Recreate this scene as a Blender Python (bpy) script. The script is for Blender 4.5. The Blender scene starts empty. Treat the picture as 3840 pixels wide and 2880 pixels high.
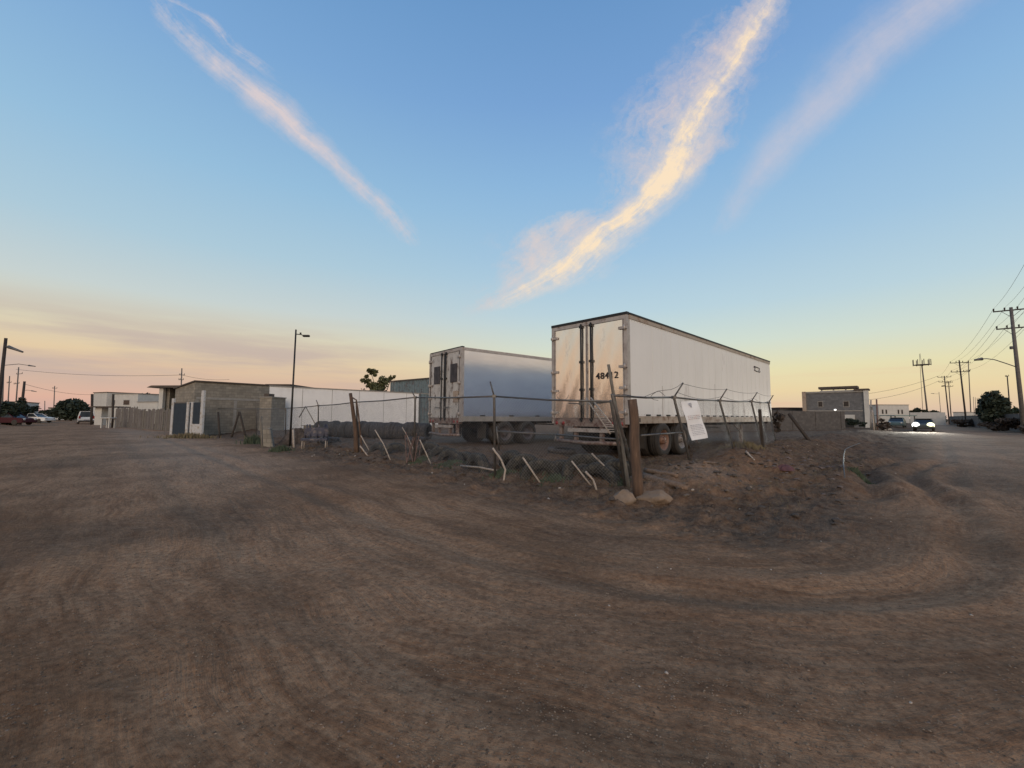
import bpy, math, random
import numpy as np
from mathutils import Vector, Matrix
S = bpy.context.scene
COL = S.collection
rnd = random.Random(7)
PI = math.pi
# ------------------------------------------------------------------ camera
F = 1560.0; CX, CY = 1920.0, 1440.0; CAMZ = 1.45
pitch = math.atan(122/F); roll = 0.0056
Fw = Vector((0, math.cos(pitch), math.sin(pitch)))
U0 = Vector((0, -math.sin(pitch), math.cos(pitch))); R0 = Vector((1, 0, 0))
Rt = R0*math.cos(roll) + U0*math.sin(roll)
Up = U0*math.cos(roll) - R0*math.sin(roll)
cam = bpy.data.cameras.new('camera'); cam.sensor_width = 36; cam.lens = F/3840*36
cam.clip_end = 9000; cam.clip_start = 0.05
co = bpy.data.objects.new('camera', cam); COL.objects.link(co)
co.matrix_world = Matrix(((Rt.x, Up.x, -Fw.x, 0), (Rt.y, Up.y, -Fw.y, 0), (Rt.z, Up.z, -Fw.z, CAMZ), (0, 0, 0, 1)))
S.camera = co
def ray(px, py): return Fw + Rt*((px-CX)/F) - Up*((py-CY)/F)
def at(px, py, d):
    r = ray(px, py); t = d/r.y
    return Vector((r.x*t, d, CAMZ + r.z*t))
# ------------------------------------------------------------------ noise and terrain
def _h(i, j, s):
    n = (i.astype(np.int64)*374761393 + j.astype(np.int64)*668265263 + s*1442695041) & 0x7fffffff
    n = (n ^ (n >> 13))*1274126177 & 0x7fffffff
    n = n ^ (n >> 16)
    return (n & 0xffff)/65535.0
def vn(x, y, s=0):
    x = np.asarray(x, float); y = np.asarray(y, float)
    i = np.floor(x); j = np.floor(y); a = x-i; b = y-j
    a = a*a*(3-2*a); b = b*b*(3-2*b)
    return (_h(i, j, s)*(1-a)+_h(i+1, j, s)*a)*(1-b) + (_h(i, j+1, s)*(1-a)+_h(i+1, j+1, s)*a)*b
def fbm(x, y, s=0, o=4):
    t = 0; A = .5; k = 1.
    for q in range(o):
        t = t + A*(vn(x*k, y*k, s+q*17)-.5); A *= .5; k *= 2.03
    return t
def ss(a, b, x):
    t = np.clip((x-a)/(b-a), 0, 1); return t*t*(3-2*t)
CO = Vector((2.24, 7.4, 0)); AX = (.713, .701); BX = (-.701, .713)
def uv(x, y):
    dx = x-CO.x; dy = y-CO.y
    return dx*AX[0]+dy*AX[1], dx*BX[0]+dy*BX[1]
def XY(u, v): return (CO.x+u*AX[0]+v*BX[0], CO.y+u*AX[1]+v*BX[1])
def DS(u, v):
    r = np.hypot(u, v)
    D = np.where((u > 0) & (v < 0), -v, np.where((u < 0) & (v > 0), -u, np.where((u <= 0) & (v <= 0), r, -np.minimum(u, v))))
    th = np.arctan2(np.maximum(-u, 0), np.maximum(-v, 1e-6))
    Sx = np.where((u > 0) & (v < 0), u, np.where((u < 0) & (v > 0), -(D*PI/2+v), np.where((u <= 0) & (v <= 0), -r*th, u-v)))
    return D, Sx
def hz(x, y):
    x = np.asarray(x, float); y = np.asarray(y, float)
    u, v = uv(x, y); D, Sx = DS(u, v); r = np.hypot(x, y)
    near = 1-ss(35, 90, r)
    q = np.minimum(u+.9, v+1.0)
    h = .28*ss(0, 2.6, q)
    berm = ss(.1, 2.8, u)*np.exp(-np.abs((v-.1)/np.where(v < .1, 1.3, .95))**2.2)*(.27+.12*ss(2, 7, u))*(1-ss(24, 45, u))
    h = h + berm
    vw = v+.28*np.sin(u*.55)+fbm(u*.8, v*.8, 12)*.5
    rw = ss(2.4, 4.5, u)*(1-ss(11, 16, u))
    h = h + rw*(-.15*np.exp(-((vw+2.55)/.2)**2)-.11*np.exp(-((vw+3.45)/.17)**2)+.10*np.exp(-((vw+2.1)/.22)**2)+.07*np.exp(-((vw+2.98)/.2)**2)+.05*np.exp(-((vw+3.8)/.2)**2))*(.6+.8*vn(u*1.3, v*1.3, 13))
    mound = .22*np.exp(-(((u-1.5)/1.0)**2+((v+.35)/.7)**2))+.16*np.exp(-(((u-5.5)/1.6)**2+((v+1.9)/.8)**2))
    h = h + mound
    lump = np.clip(ss(-2.6, -.6, u)*ss(-3.6, -1.4, v)*(1-ss(2.2, 5, np.minimum(u, v))), 0, 1)
    h = h + lump*near*(fbm(x*1.3, y*1.3, 3)*.24 + fbm(x*4.1, y*4.1, 9)*.22+np.clip(fbm(x*9, y*9, 15), 0, 1)*.16)
    road = (1-lump)*near
    wob = D + fbm(x*.25, y*.25, 31)*1.6
    h = h + road*(fbm(wob*1.7, Sx*.10, 21, 3)*.06*ss(.3, 2, D) + fbm(x*2.2, y*2.2, 5)*.03 + fbm(x*7, y*7, 6, 3)*.02 + fbm(x*.35, y*.35, 8)*.05)
    # wheel rut beside the berm
    rut = lambda c, w, a: a*np.exp(-((D-c)/w)**2)
    h = h - road*(rut(3.9, .17, .035)+rut(5.6, .2, .025)-rut(4.25, .14, .02)-rut(3.55, .14, .02))*(.4+vn(Sx*.4, D*.3, 77))
    # shallow kerbside rise beyond the streets
    h = h + .25*ss(13.5, 16, D)*(u < 4000)*(1-ss(200, 300, r)*0)
    return h
def gz(x, y): return float(hz(x, y))
def gp(px, py, z=None):
    r = ray(px, py)
    if z is not None:
        t = (z-CAMZ)/r.z; return Vector((r.x*t, r.y*t, z))
    t = .8
    while t < 400:
        p = Vector((r.x*t, r.y*t, CAMZ+r.z*t))
        if p.z <= gz(p.x, p.y): return p
        t *= 1.006
    return p
def base(px, d):
    p = at(px, 1560, d); return Vector((p.x, p.y, gz(p.x, p.y)))
# ------------------------------------------------------------------ materials
def lin(c): return tuple(((v/255)/12.92 if v/255 <= .04045 else ((v/255+.055)/1.055)**2.4) for v in c)
def mat(name, a, b=None, rough=.7, metal=0., scale=4., bump=0., bscale=30., emit=None, es=1., stretch=(1, 1, 1), dirt=None, dscale=1.5, dlo=.5, dhi=.62, coords='Object', spec=.5):
    m = bpy.data.materials.new(name); m.use_nodes = True; nt = m.node_tree; n = nt.nodes; L = nt.links
    p = n['Principled BSDF']; p.inputs['Roughness'].default_value = rough; p.inputs['Metallic'].default_value = metal
    p.inputs['Specular IOR Level'].default_value = spec
    tc = n.new('ShaderNodeTexCoord'); mp = n.new('ShaderNodeMapping'); L.new(tc.outputs[coords], mp.inputs['Vector']); mp.inputs['Scale'].default_value = stretch
    b = b or tuple(min(1, x*.75) for x in a)
    no = n.new('ShaderNodeTexNoise'); no.inputs['Scale'].default_value = scale; no.inputs['Detail'].default_value = 7; no.inputs['Roughness'].default_value = .65
    L.new(mp.outputs[0], no.inputs['Vector'])
    cr = n.new('ShaderNodeValToRGB'); cr.color_ramp.elements[0].position = .35; cr.color_ramp.elements[1].position = .65
    cr.color_ramp.elements[0].color = (*b, 1); cr.color_ramp.elements[1].color = (*a, 1); L.new(no.outputs['Fac'], cr.inputs[0])
    out = cr.outputs[0]
    if dirt:
        n2 = n.new('ShaderNodeTexNoise'); n2.inputs['Scale'].default_value = dscale; n2.inputs['Detail'].default_value = 9; n2.inputs['Roughness'].default_value = .72
        L.new(mp.outputs[0], n2.inputs['Vector'])
        r2 = n.new('ShaderNodeMapRange'); r2.inputs['From Min'].default_value = dlo; r2.inputs['From Max'].default_value = dhi; L.new(n2.outputs['Fac'], r2.inputs['Value'])
        mx = n.new('ShaderNodeMix'); mx.data_type = 'RGBA'; L.new(r2.outputs[0], mx.inputs['Factor']); L.new(out, mx.inputs[6]); mx.inputs[7].default_value = (*dirt, 1); out = mx.outputs[2]
        rr = n.new('ShaderNodeMapRange'); rr.inputs['To Min'].default_value = rough; rr.inputs['To Max'].default_value = .85; L.new(r2.outputs[0], rr.inputs['Value']); L.new(rr.outputs[0], p.inputs['Roughness'])
        if metal > 0:
            mm = n.new('ShaderNodeMapRange'); mm.inputs['To Min'].default_value = metal; mm.inputs['To Max'].default_value = 0; L.new(r2.outputs[0], mm.inputs['Value']); L.new(mm.outputs[0], p.inputs['Metallic'])
    L.new(out, p.inputs['Base Color'])
    if bump:
        nb = n.new('ShaderNodeTexNoise'); nb.inputs['Scale'].default_value = bscale; nb.inputs['Detail'].default_value = 5; L.new(mp.outputs[0], nb.inputs['Vector'])
        bp = n.new('ShaderNodeBump'); bp.inputs['Distance'].default_value = bump; bp.inputs['Strength'].default_value = 1.0; L.new(nb.outputs['Fac'], bp.inputs['Height']); L.new(bp.outputs[0], p.inputs['Normal'])
    if emit:
        p.inputs['Emission Color'].default_value = (*emit, 1); p.inputs['Emission Strength'].default_value = es
    return m
def brickmat(name, c1, c2, mortar, bw=.4, bh=.2, ms=.012):
    m = mat(name, c1, c2, .9, scale=2.5, bump=.01, bscale=20); nt = m.node_tree; n = nt.nodes; L = nt.links; p = n['Principled BSDF']
    uvn = n.new('ShaderNodeUVMap'); br = n.new('ShaderNodeTexBrick'); L.new(uvn.outputs[0], br.inputs['Vector'])
    br.inputs['Scale'].default_value = 1; br.inputs['Brick Width'].default_value = bw; br.inputs['Row Height'].default_value = bh; br.inputs['Mortar Size'].default_value = ms
    br.inputs['Color1'].default_value = (1, 1, 1, 1); br.inputs['Color2'].default_value = (.72, .72, .72, 1); br.inputs['Mortar'].default_value = (*mortar, 1)
    old = p.inputs['Base Color'].links[0].from_socket
    mx = n.new('ShaderNodeMix'); mx.data_type = 'RGBA'; mx.blend_type = 'MULTIPLY'; mx.inputs['Factor'].default_value = 1
    L.new(old, mx.inputs[6]); L.new(br.outputs['Color'], mx.inputs[7]); L.new(mx.outputs[2], p.inputs['Base Color'])
    return m
def corrmat(name, a, b, rough, metal, period=.18, dirt=None):
    m = mat(name, a, b, rough, metal, dirt=dirt); nt = m.node_tree; n = nt.nodes; L = nt.links; p = n['Principled BSDF']
    uvn = n.new('ShaderNodeUVMap'); w = n.new('ShaderNodeTexWave'); w.inputs['Scale'].default_value = 1/period/3.14; L.new(uvn.outputs[0], w.inputs['Vector'])
    bp = n.new('ShaderNodeBump'); bp.inputs['Distance'].default_value = .04; L.new(w.outputs['Fac'], bp.inputs['Height']); L.new(bp.outputs[0], p.inputs['Normal'])
    return m
M = {}
M['white'] = mat('white_panel_paint', (.72, .705, .69), (.67, .655, .64), .42, scale=1.2, dirt=(.36, .32, .28), dscale=.9, dlo=.58, dhi=.78, stretch=(1, 1, .35))
M['alu'] = mat('polished_aluminium', (.80, .78, .75), (.74, .72, .69), .14, .92, scale=2, bump=.007, bscale=1.3, dirt=(.50, .45, .40), dscale=2.2, dlo=.58, dhi=1.0, stretch=(1, 1, .4))
M['alu2'] = mat('dusty_aluminium_skin', (.72, .76, .84), (.62, .66, .75), .2, .85, scale=1.5, bump=.01, bscale=.8, dirt=(.38, .34, .32), dscale=1.1, dlo=.6, dhi=.9, stretch=(.4, 1, 1.2))
M['door2'] = mat('chipped_white_doors', (.50, .48, .46), (.40, .38, .36), .55, .1, scale=3, dirt=(.13, .10, .085), dscale=5, dlo=.52, dhi=.62, stretch=(1, 1, .5))
M['rail'] = mat('tan_side_rail', (.42, .33, .26), (.33, .27, .22), .5, .3, scale=3, dirt=(.2, .13, .09), dscale=3)
M['black'] = mat('black_rubber_seal', (.012, .011, .011), None, .6)
M['grim'] = mat('rusty_chassis_steel', (.075, .055, .045), (.03, .026, .024), .75, .2, scale=6, bump=.004)
M['bump'] = mat('worn_bumper_steel', (.30, .25, .22), (.17, .11, .09), .6, .4, scale=7, dirt=(.10, .05, .04), dscale=6, dlo=.5, dhi=.6)
M['frame'] = mat('weathered_rear_frame', (.46, .42, .39), (.33, .29, .27), .5, .4, scale=4, dirt=(.14, .09, .07), dscale=5, dlo=.56, dhi=.68)
M['tyre'] = mat('tyre_rubber', (.030, .027, .025), (.05, .043, .036), .85, scale=6, bump=.004)
M['oldtyre'] = mat('dusty_old_tyre', (.055, .05, .05), (.03, .028, .028), .9, scale=6, dirt=(.12, .095, .075), dscale=3, dlo=.52, dhi=.7)
M['tyrebarrier'] = mat('muddy_tyre', (.038, .036, .03), (.024, .022, .02), .95, scale=8, dirt=(.12, .098, .07), dscale=4, dlo=.48, dhi=.64, bump=.01)
M['rimrust'] = mat('rusty_rim', (.28, .16, .11), (.20, .12, .09), .6, .3, scale=10)
M['rim'] = mat('dusty_grey_rim', (.30, .27, .25), (.2, .18, .17), .6, .3, scale=10)
M['rimpurp'] = mat('dull_grey_rim', (.13, .115, .12), (.09, .08, .08), .6, .3, scale=10)
M['galv'] = mat('galvanised_pipe', (.16, .155, .15), (.10, .095, .09), .5, .6, scale=12, dirt=(.12, .07, .05), dscale=9, dlo=.55, dhi=.7)
M['wire'] = mat('fence_wire', (.22, .215, .21), None, .45, .7)
M['wood'] = mat('weathered_brown_post', (.125, .075, .048), (.06, .038, .027), .85, scale=5, stretch=(3, 3, .5), bump=.012, bscale=18, dirt=(.30, .22, .16), dscale=5, dlo=.6, dhi=.75)
M['greywood'] = mat('grey_old_timber', (.19, .17, .14), (.10, .088, .075), .88, scale=6, stretch=(3, 3, .6), bump=.01)
M['darkwood'] = mat('dark_timber', (.055, .042, .034), (.03, .024, .02), .9, scale=6, stretch=(3, 3, .6), bump=.006)
M['stick'] = mat('pale_painted_stake', (.47, .42, .37), (.30, .25, .21), .8, scale=9, dirt=(.16, .12, .09), dscale=9, dlo=.52, dhi=.62)
M['pinkstick'] = mat('rusty_pink_rod', (.22, .13, .11), (.12, .08, .07), .8, scale=9)
M['sign'] = mat('white_sign_sheet', (.78, .78, .79), (.70, .70, .71), .5, scale=3)
M['signink'] = mat('faded_grey_print', (.42, .42, .46), None, .6)
M['signpink'] = mat('faded_red_print', (.52, .34, .34), None, .6)
M['ink'] = mat('black_lettering', (.03, .02, .018), None, .6)
M['rock'] = mat('tan_rock', (.24, .175, .125), (.15, .11, .08), .9, scale=4, bump=.02, bscale=9)
M['stone'] = mat('pale_stone', (.42, .37, .32), (.3, .25, .21), .9, scale=6)
M['log'] = mat('split_log', (.25, .17, .12), (.12, .085, .062), .9, scale=4, stretch=(.6, 6, 6), bump=.02, bscale=10)
M['block'] = brickmat('grey_cinder_block', (.29, .26, .215), (.22, .20, .17), (.62, .6, .58))
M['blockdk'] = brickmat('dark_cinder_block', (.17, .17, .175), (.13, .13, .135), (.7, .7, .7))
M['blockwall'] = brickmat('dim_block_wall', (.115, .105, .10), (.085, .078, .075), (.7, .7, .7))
M['whitewall'] = mat('whitewashed_wall', (.76, .75, .74), (.70, .69, .69), .85, scale=1, dirt=(.58, .56, .54), dscale=.8, dlo=.55, dhi=.75)
M['plaster'] = mat('pale_plaster', (.52, .51, .48), (.44, .43, .41), .85, scale=1.3)
M['concrete'] = mat('grey_concrete', (.30, .28, .26), (.22, .21, .19), .9, scale=3, bump=.004)
M['corr'] = corrmat('blue_grey_corrugated', (.20, .25, .27), (.13, .165, .18), .45, .5, .35, dirt=(.12, .10, .09))
M['slab'] = mat('dark_roof_edge', (.10, .075, .06), (.06, .05, .045), .9)
M['glass'] = mat('dark_window_glass', (.02, .022, .025), None, .15)
M['gatepanel'] = mat('navy_gate_panel', (.028, .042, .058), (.02, .03, .045), .6, 0, spec=.2)
M['whitemetal'] = mat('white_gate_frame', (.55, .56, .57), (.42, .42, .43), .5, .1, dirt=(.3, .25, .2), dscale=4)
M['boards'] = mat('grey_fence_boards', (.20, .175, .16), (.085, .075, .07), .9, scale=5, stretch=(2, 2, .35), bump=.01)
M['leafA'] = mat('tree_leaves', (.05, .065, .025), (.025, .035, .015), .7, scale=1.2)
M['leafO'] = mat('olive_leaves', (.10, .10, .035), (.05, .055, .02), .7, scale=1.2)
M['leafD'] = mat('dark_leaves', (.026, .038, .022), (.012, .02, .012), .75, scale=1.5)
M['brush'] = mat('dry_brush', (.075, .055, .045), (.04, .032, .026), .85, scale=3)
M['bark'] = mat('bark', (.07, .055, .045), None, .9, scale=6)
M['grassdry'] = mat('dry_weeds', (.16, .13, .075), (.09, .075, .045), .9, scale=3)
M['grassgrn'] = mat('green_weeds', (.055, .075, .045), (.035, .05, .03), .85, scale=3)
M['poledark'] = mat('creosoted_pole', (.045, .035, .03), (.028, .022, .02), .85, scale=5)
M['polegrey'] = mat('grey_concrete_pole', (.15, .135, .12), (.10, .09, .085), .85, scale=4)
M['cable'] = mat('power_cable', (.035, .035, .035), None, .7)
M['lamp'] = mat('grey_lamp_head', (.12, .12, .12), None, .5, .4)
M['bluemet'] = mat('dark_blue_metal', (.045, .05, .085), (.03, .032, .05), .6, .2, dirt=(.16, .14, .14), dscale=5)
M['tarp'] = mat('pale_tarpaulin', (.5, .5, .49), (.36, .35, .34), .7, scale=5)
M['carwhite'] = mat('white_car_paint', (.62, .62, .61), (.58, .58, .57), .3, scale=1)
M['carred'] = mat('dark_red_car_paint', (.055, .012, .016), (.045, .01, .014), .6, scale=1, spec=.15)
M['carteal'] = mat('teal_car_paint', (.08, .12, .12), (.06, .09, .09), .35, scale=1)
M['cardark'] = mat('dark_car_paint', (.06, .065, .06), None, .35)
M['red'] = mat('red_tail_lens', (.25, .01, .01), None, .3)
M['lens'] = mat('headlamp_lens', (.5, .5, .5), None, .2)
M['beam1'] = mat('lit_white_headlamp', (1, 1, 1), None, .3, emit=(1, 1, .97), es=3)
M['beam2'] = mat('lit_yellowish_headlamp', (1, 1, .8), None, .3, emit=(1, .99, .62), es=1.55)
M['lit'] = mat('lit_white_bulb', (1, 1, 1), None, .3, emit=(1, .97, .9), es=1.4)
M['rubblelump'] = mat('rubble_lump', (.21, .16, .14), (.09, .07, .062), .95, scale=4, bump=.01)
M['tanclod'] = mat('tan_clod', (.22, .17, .13), (.12, .092, .07), .95, scale=6, bump=.01)
M['clod'] = mat('earth_clod', (.115, .088, .07), (.06, .045, .036), .95, scale=6, bump=.01)
M['rubble'] = mat('dark_rubble', (.10, .08, .07), (.04, .033, .03), .95, scale=5, bump=.03)
M['wallred'] = mat('reddish_back_wall', (.10, .06, .045), (.07, .045, .035), .9)
M['maroonroof'] = mat('maroon_roof_sheet', (.07, .03, .03), (.05, .025, .025), .8)
M['orange'] = mat('orange_plastic', (.35, .13, .04), (.22, .09, .04), .6)
M['maroon'] = mat('maroon_cloth', (.12, .05, .055), (.08, .04, .045), .9, scale=8)
M['teal'] = mat('faded_green_awning', (.18, .26, .24), (.13, .19, .18), .7)
# ------------------------------------------------------------------ mesh builder
class MB:
    def __init__(s): s.v = []; s.f = []; s.smooth = []
    def add(s, vs, fs, sm=False):
        o = len(s.v); s.v += [tuple(v) for v in vs]; s.f += [tuple(i+o for i in f) for f in fs]; s.smooth += [sm]*len(fs); return s
    def box(s, c, d, rot=None, bev=0):
        x, y, z = d[0]/2, d[1]/2, d[2]/2; c = Vector(c)
        if bev:
            vs = []
            for sz in (-1, 1):
                for (ax, ay) in ((-1, -1), (1, -1), (1, 1), (-1, 1)):
                    for lvl in (0, 1):
                        ins = bev if lvl else 0
                        pass
            b = min(bev, x*.49, y*.49, z*.49)
            def ring(ix, zz): return [Vector(p) for p in ((-x+ix+b, -y+ix, zz), (x-ix-b, -y+ix, zz), (x-ix, -y+ix+b, zz), (x-ix, y-ix-b, zz), (x-ix-b, y-ix, zz), (-x+ix+b, y-ix, zz), (-x+ix, y-ix-b, zz), (-x+ix, -y+ix+b, zz))]
            rs = [ring(b*.7, -z), ring(0, -z+b), ring(0, z-b), ring(b*.7, z)]
            vs = [p for r in rs for p in r]; fs = [tuple(range(7, -1, -1)), tuple(range(24, 32))]
            for k in range(3):
                for i in range(8): j = (i+1) % 8; fs.append((k*8+i, k*8+j, k*8+8+j, k*8+8+i))
        else:
            vs = [Vector(p) for p in ((-x, -y, -z), (x, -y, -z), (x, y, -z), (-x, y, -z), (-x, -y, z), (x, -y, z), (x, y, z), (-x, y, z))]
            fs = [(3, 2, 1, 0), (4, 5, 6, 7), (0, 1, 5, 4), (1, 2, 6, 5), (2, 3, 7, 6), (3, 0, 4, 7)]
        if rot: vs = [rot @ p for p in vs]
        return s.add([p+c for p in vs], fs)
    def b2(s, a, b): return s.box([(a[i]+b[i])/2 for i in range(3)], [abs(b[i]-a[i]) for i in range(3)])
    def tube(s, pts, r, n=8, r1=None, cap=True, jit=0):
        pts = [Vector(p) for p in pts]; m = len(pts); vs = []; prev = None
        for i, p in enumerate(pts):
            t = (pts[min(i+1, m-1)]-pts[max(i-1, 0)]).normalized()
            a = Vector((0, 0, 1)) if abs(t.z) < .9 else Vector((1, 0, 0))
            if prev is not None: a = prev
            x = t.cross(a).normalized(); y = x.cross(t); prev = y
            rr = r if r1 is None else r+(r1-r)*i/(m-1)
            for k in range(n):
                q = 2*PI*k/n; j = 1+(rnd.random()-.5)*jit
                vs.append(p+(x*math.cos(q)+y*math.sin(q))*rr*j)
        fs = []
        for i in range(m-1):
            for k in range(n):
                l = (k+1) % n; fs.append((i*n+k, i*n+l, (i+1)*n+l, (i+1)*n+k))
        if cap: fs += [tuple(range(n))[::-1], tuple(range((m-1)*n, m*n))]
        return s.add(vs, fs, n > 5)
    def lathe(s, prof, n=28, axis='y', c=(0, 0, 0), lo=0, hi=2*PI):
        vs = []; m = len(prof); c = Vector(c)
        for k in range(n):
            q = lo+(hi-lo)*k/n
            for (r, h) in prof:
                a, b = r*math.cos(q), r*math.sin(q)
                vs.append(c+Vector({'y': (a, h, b), 'z': (a, b, h), 'x': (h, a, b)}[axis]))
        fs = []
        for k in range(n):
            l = (k+1) % n
            for i in range(m-1): fs.append((k*m+i, k*m+i+1, l*m+i+1, l*m+i))
        return s.add(vs, fs, True)
    def prism(s, poly, y0, y1, inset=0):
        n = len(poly); cx = sum(p[0] for p in poly)/n; cz = sum(p[1] for p in poly)/n
        vs = [(p[0], y0, p[1]) for p in poly]+[(p[0], y1, p[1]) for p in poly]
        fs = [tuple(range(n)), tuple(range(2*n-1, n-1, -1))]+[(i, n+i, n+(i+1) % n, (i+1) % n) for i in range(n)]
        return s.add(vs, fs)
    def build(s, name, m, parent=None, loc=None):
        me = bpy.data.meshes.new(name); me.from_pydata([tuple(v) for v in s.v], [], s.f); me.update()
        me.polygons.foreach_set('use_smooth', s.smooth)
        ul = me.uv_layers.new(name='UVMap'); co_ = [v.co for v in me.vertices]
        data = np.zeros((len(me.loops), 2), np.float32)
        for p in me.polygons:
            nn = p.normal; ax = max(range(3), key=lambda i: abs(nn[i]))
            ia, ib = ((1, 2), (0, 2), (0, 1))[ax]
            for li in p.loop_indices:
                c = co_[me.loops[li].vertex_index]; data[li] = (c[ia], c[ib])
        ul.data.foreach_set('uv', data.ravel())
        me.materials.append(M[m] if isinstance(m, str) else m)
        o = bpy.data.objects.new(name, me); COL.objects.link(o)
        if parent: o.parent = parent
        if loc is not None: o.location = loc
        return o
def tag(o, label=None, cat=None, group=None, kind=None):
    if label: o['label'] = label
    if cat: o['category'] = cat
    if group: o['group'] = group
    if kind: o['kind'] = kind
    return o
def thing(name, label, cat, loc=(0, 0, 0), rz=0, group=None):
    o = bpy.data.objects.new(name, None); o.empty_display_size = .2; COL.objects.link(o)
    o.location = loc; o.rotation_euler = (0, 0, rz); return tag(o, label, cat, group)
def copy_tree(o, parent=None):
    c = o.copy(); COL.objects.link(c)
    if parent: c.parent = parent
    for ch in [x for x in bpy.data.objects if x.parent == o]: copy_tree(ch, c)
    return c
# ------------------------------------------------------------------ ground
def make_ground():
    rs = [.4]
    while rs[-1] < 4500: rs.append(rs[-1]*(1.02 if rs[-1] < 3 else 1.0085 if rs[-1] < 30 else 1.03))
    an = [math.radians(a) for a in np.arange(-60, 60, .26)]+[math.radians(a) for a in np.arange(60, 300, 3.)]
    R, A = np.meshgrid(rs, an, indexing='ij'); nr, na = R.shape
    X = R*np.sin(A); Y = R*np.cos(A); Z = hz(X, Y)
    X, Y, Z = X.ravel(), Y.ravel(), Z.ravel()
    X = np.append(X, 0); Y = np.append(Y, 0); Z = np.append(Z, float(hz(0, 0)))
    i = np.arange(nr-1)[:, None]; k = np.arange(na)[None, :]; l = (k+1) % na
    q = np.stack([i*na+k, i*na+l, (i+1)*na+l, (i+1)*na+k], -1).reshape(-1, 4)[:, ::-1]
    u, v = uv(X, Y); D, Sx = DS(u, v)
    lot = (u > -.9) & (v > -2.9)
    isroad = (~lot) & (D < 13.8)
    fr = isroad[q].sum(1) >= 2
    r = np.hypot(X, Y)
    dark = np.clip(ss(-2.8, -.7, u+fbm(X*.6, Y*.6, 41)*1.5)*ss(-4.0, -2.2, v+fbm(X*.6, Y*.6, 42)*1.5), 0, 1)*(.62+.38*(1-ss(9, 20, np.minimum(u, v))))
    dark = dark*(1-.75*np.exp(-(((u-1.9)/1.5)**2+((v+.3)/.9)**2)))
    dark = np.maximum(dark, .6*ss(.05, .16, fbm(X*.22+5, Y*.22, 51))*(1-ss(15, 25, r)))
    dark = dark*(1-.5*np.exp(-(((u-4.2)/2.2)**2+((v+.6)/1.1)**2)))
    dark = np.maximum(dark, .8*ss(14, 17, D)*(r < 4000))
    dark = np.maximum(dark, .6*np.exp(-((D-2.6)/.55)**2)*(u < 0)*(v < 0)*vn(Sx*.6, D*.4, 66))
    grav = ss(5.2, 8.5, D)*ss(-1, 5, u)*(v < 0)*.9+ss(4, 8, D)*ss(2, 9, v)*.2
    pale = np.clip(np.exp(-((D-4.6-fbm(X*.3, Y*.3, 61)*2)/2.0)**2)*(.25+.75*ss(2, 16, np.maximum(u, v))), 0, 1)
    pale = np.maximum(pale, .95*np.exp(-(((u-2.2)/1.7)**2+((v+.2)/.8)**2)))
    def mk(name, faces, label=None):
        idx = np.unique(faces); mp = np.full(len(X), -1); mp[idx] = np.arange(len(idx)); fa = mp[faces]
        me = bpy.data.meshes.new(name); me.vertices.add(len(idx)); me.vertices.foreach_set('co', np.stack([X[idx], Y[idx], Z[idx]], -1).astype(np.float32).ravel())
        me.loops.add(fa.size); me.loops.foreach_set('vertex_index', fa.ravel().astype(np.int32))
        me.polygons.add(len(fa)); me.polygons.foreach_set('loop_start', np.arange(0, fa.size, 4).astype(np.int32)); me.polygons.foreach_set('loop_total', np.full(len(fa), 4, np.int32))
        me.update(calc_edges=True); me.validate()
        me.polygons.foreach_set('use_smooth', np.ones(len(me.polygons), bool))
        a = me.attributes.new('soil', 'FLOAT_COLOR', 'POINT'); a.data.foreach_set('color', np.stack([dark[idx], grav[idx], pale[idx], np.ones(len(idx))], -1).astype(np.float32).ravel())
        t = me.attributes.new('track', 'FLOAT_VECTOR', 'POINT'); t.data.foreach_set('vector', np.stack([D[idx], Sx[idx], idx*0.], -1).astype(np.float32).ravel())
        me.materials.append(groundmat()); o = bpy.data.objects.new(name, me); COL.objects.link(o); tag(o, label, None, None, 'structure'); return o
    mk('dirt_road', q[fr]); mk('ground', q[~fr])
_gm = []
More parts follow.
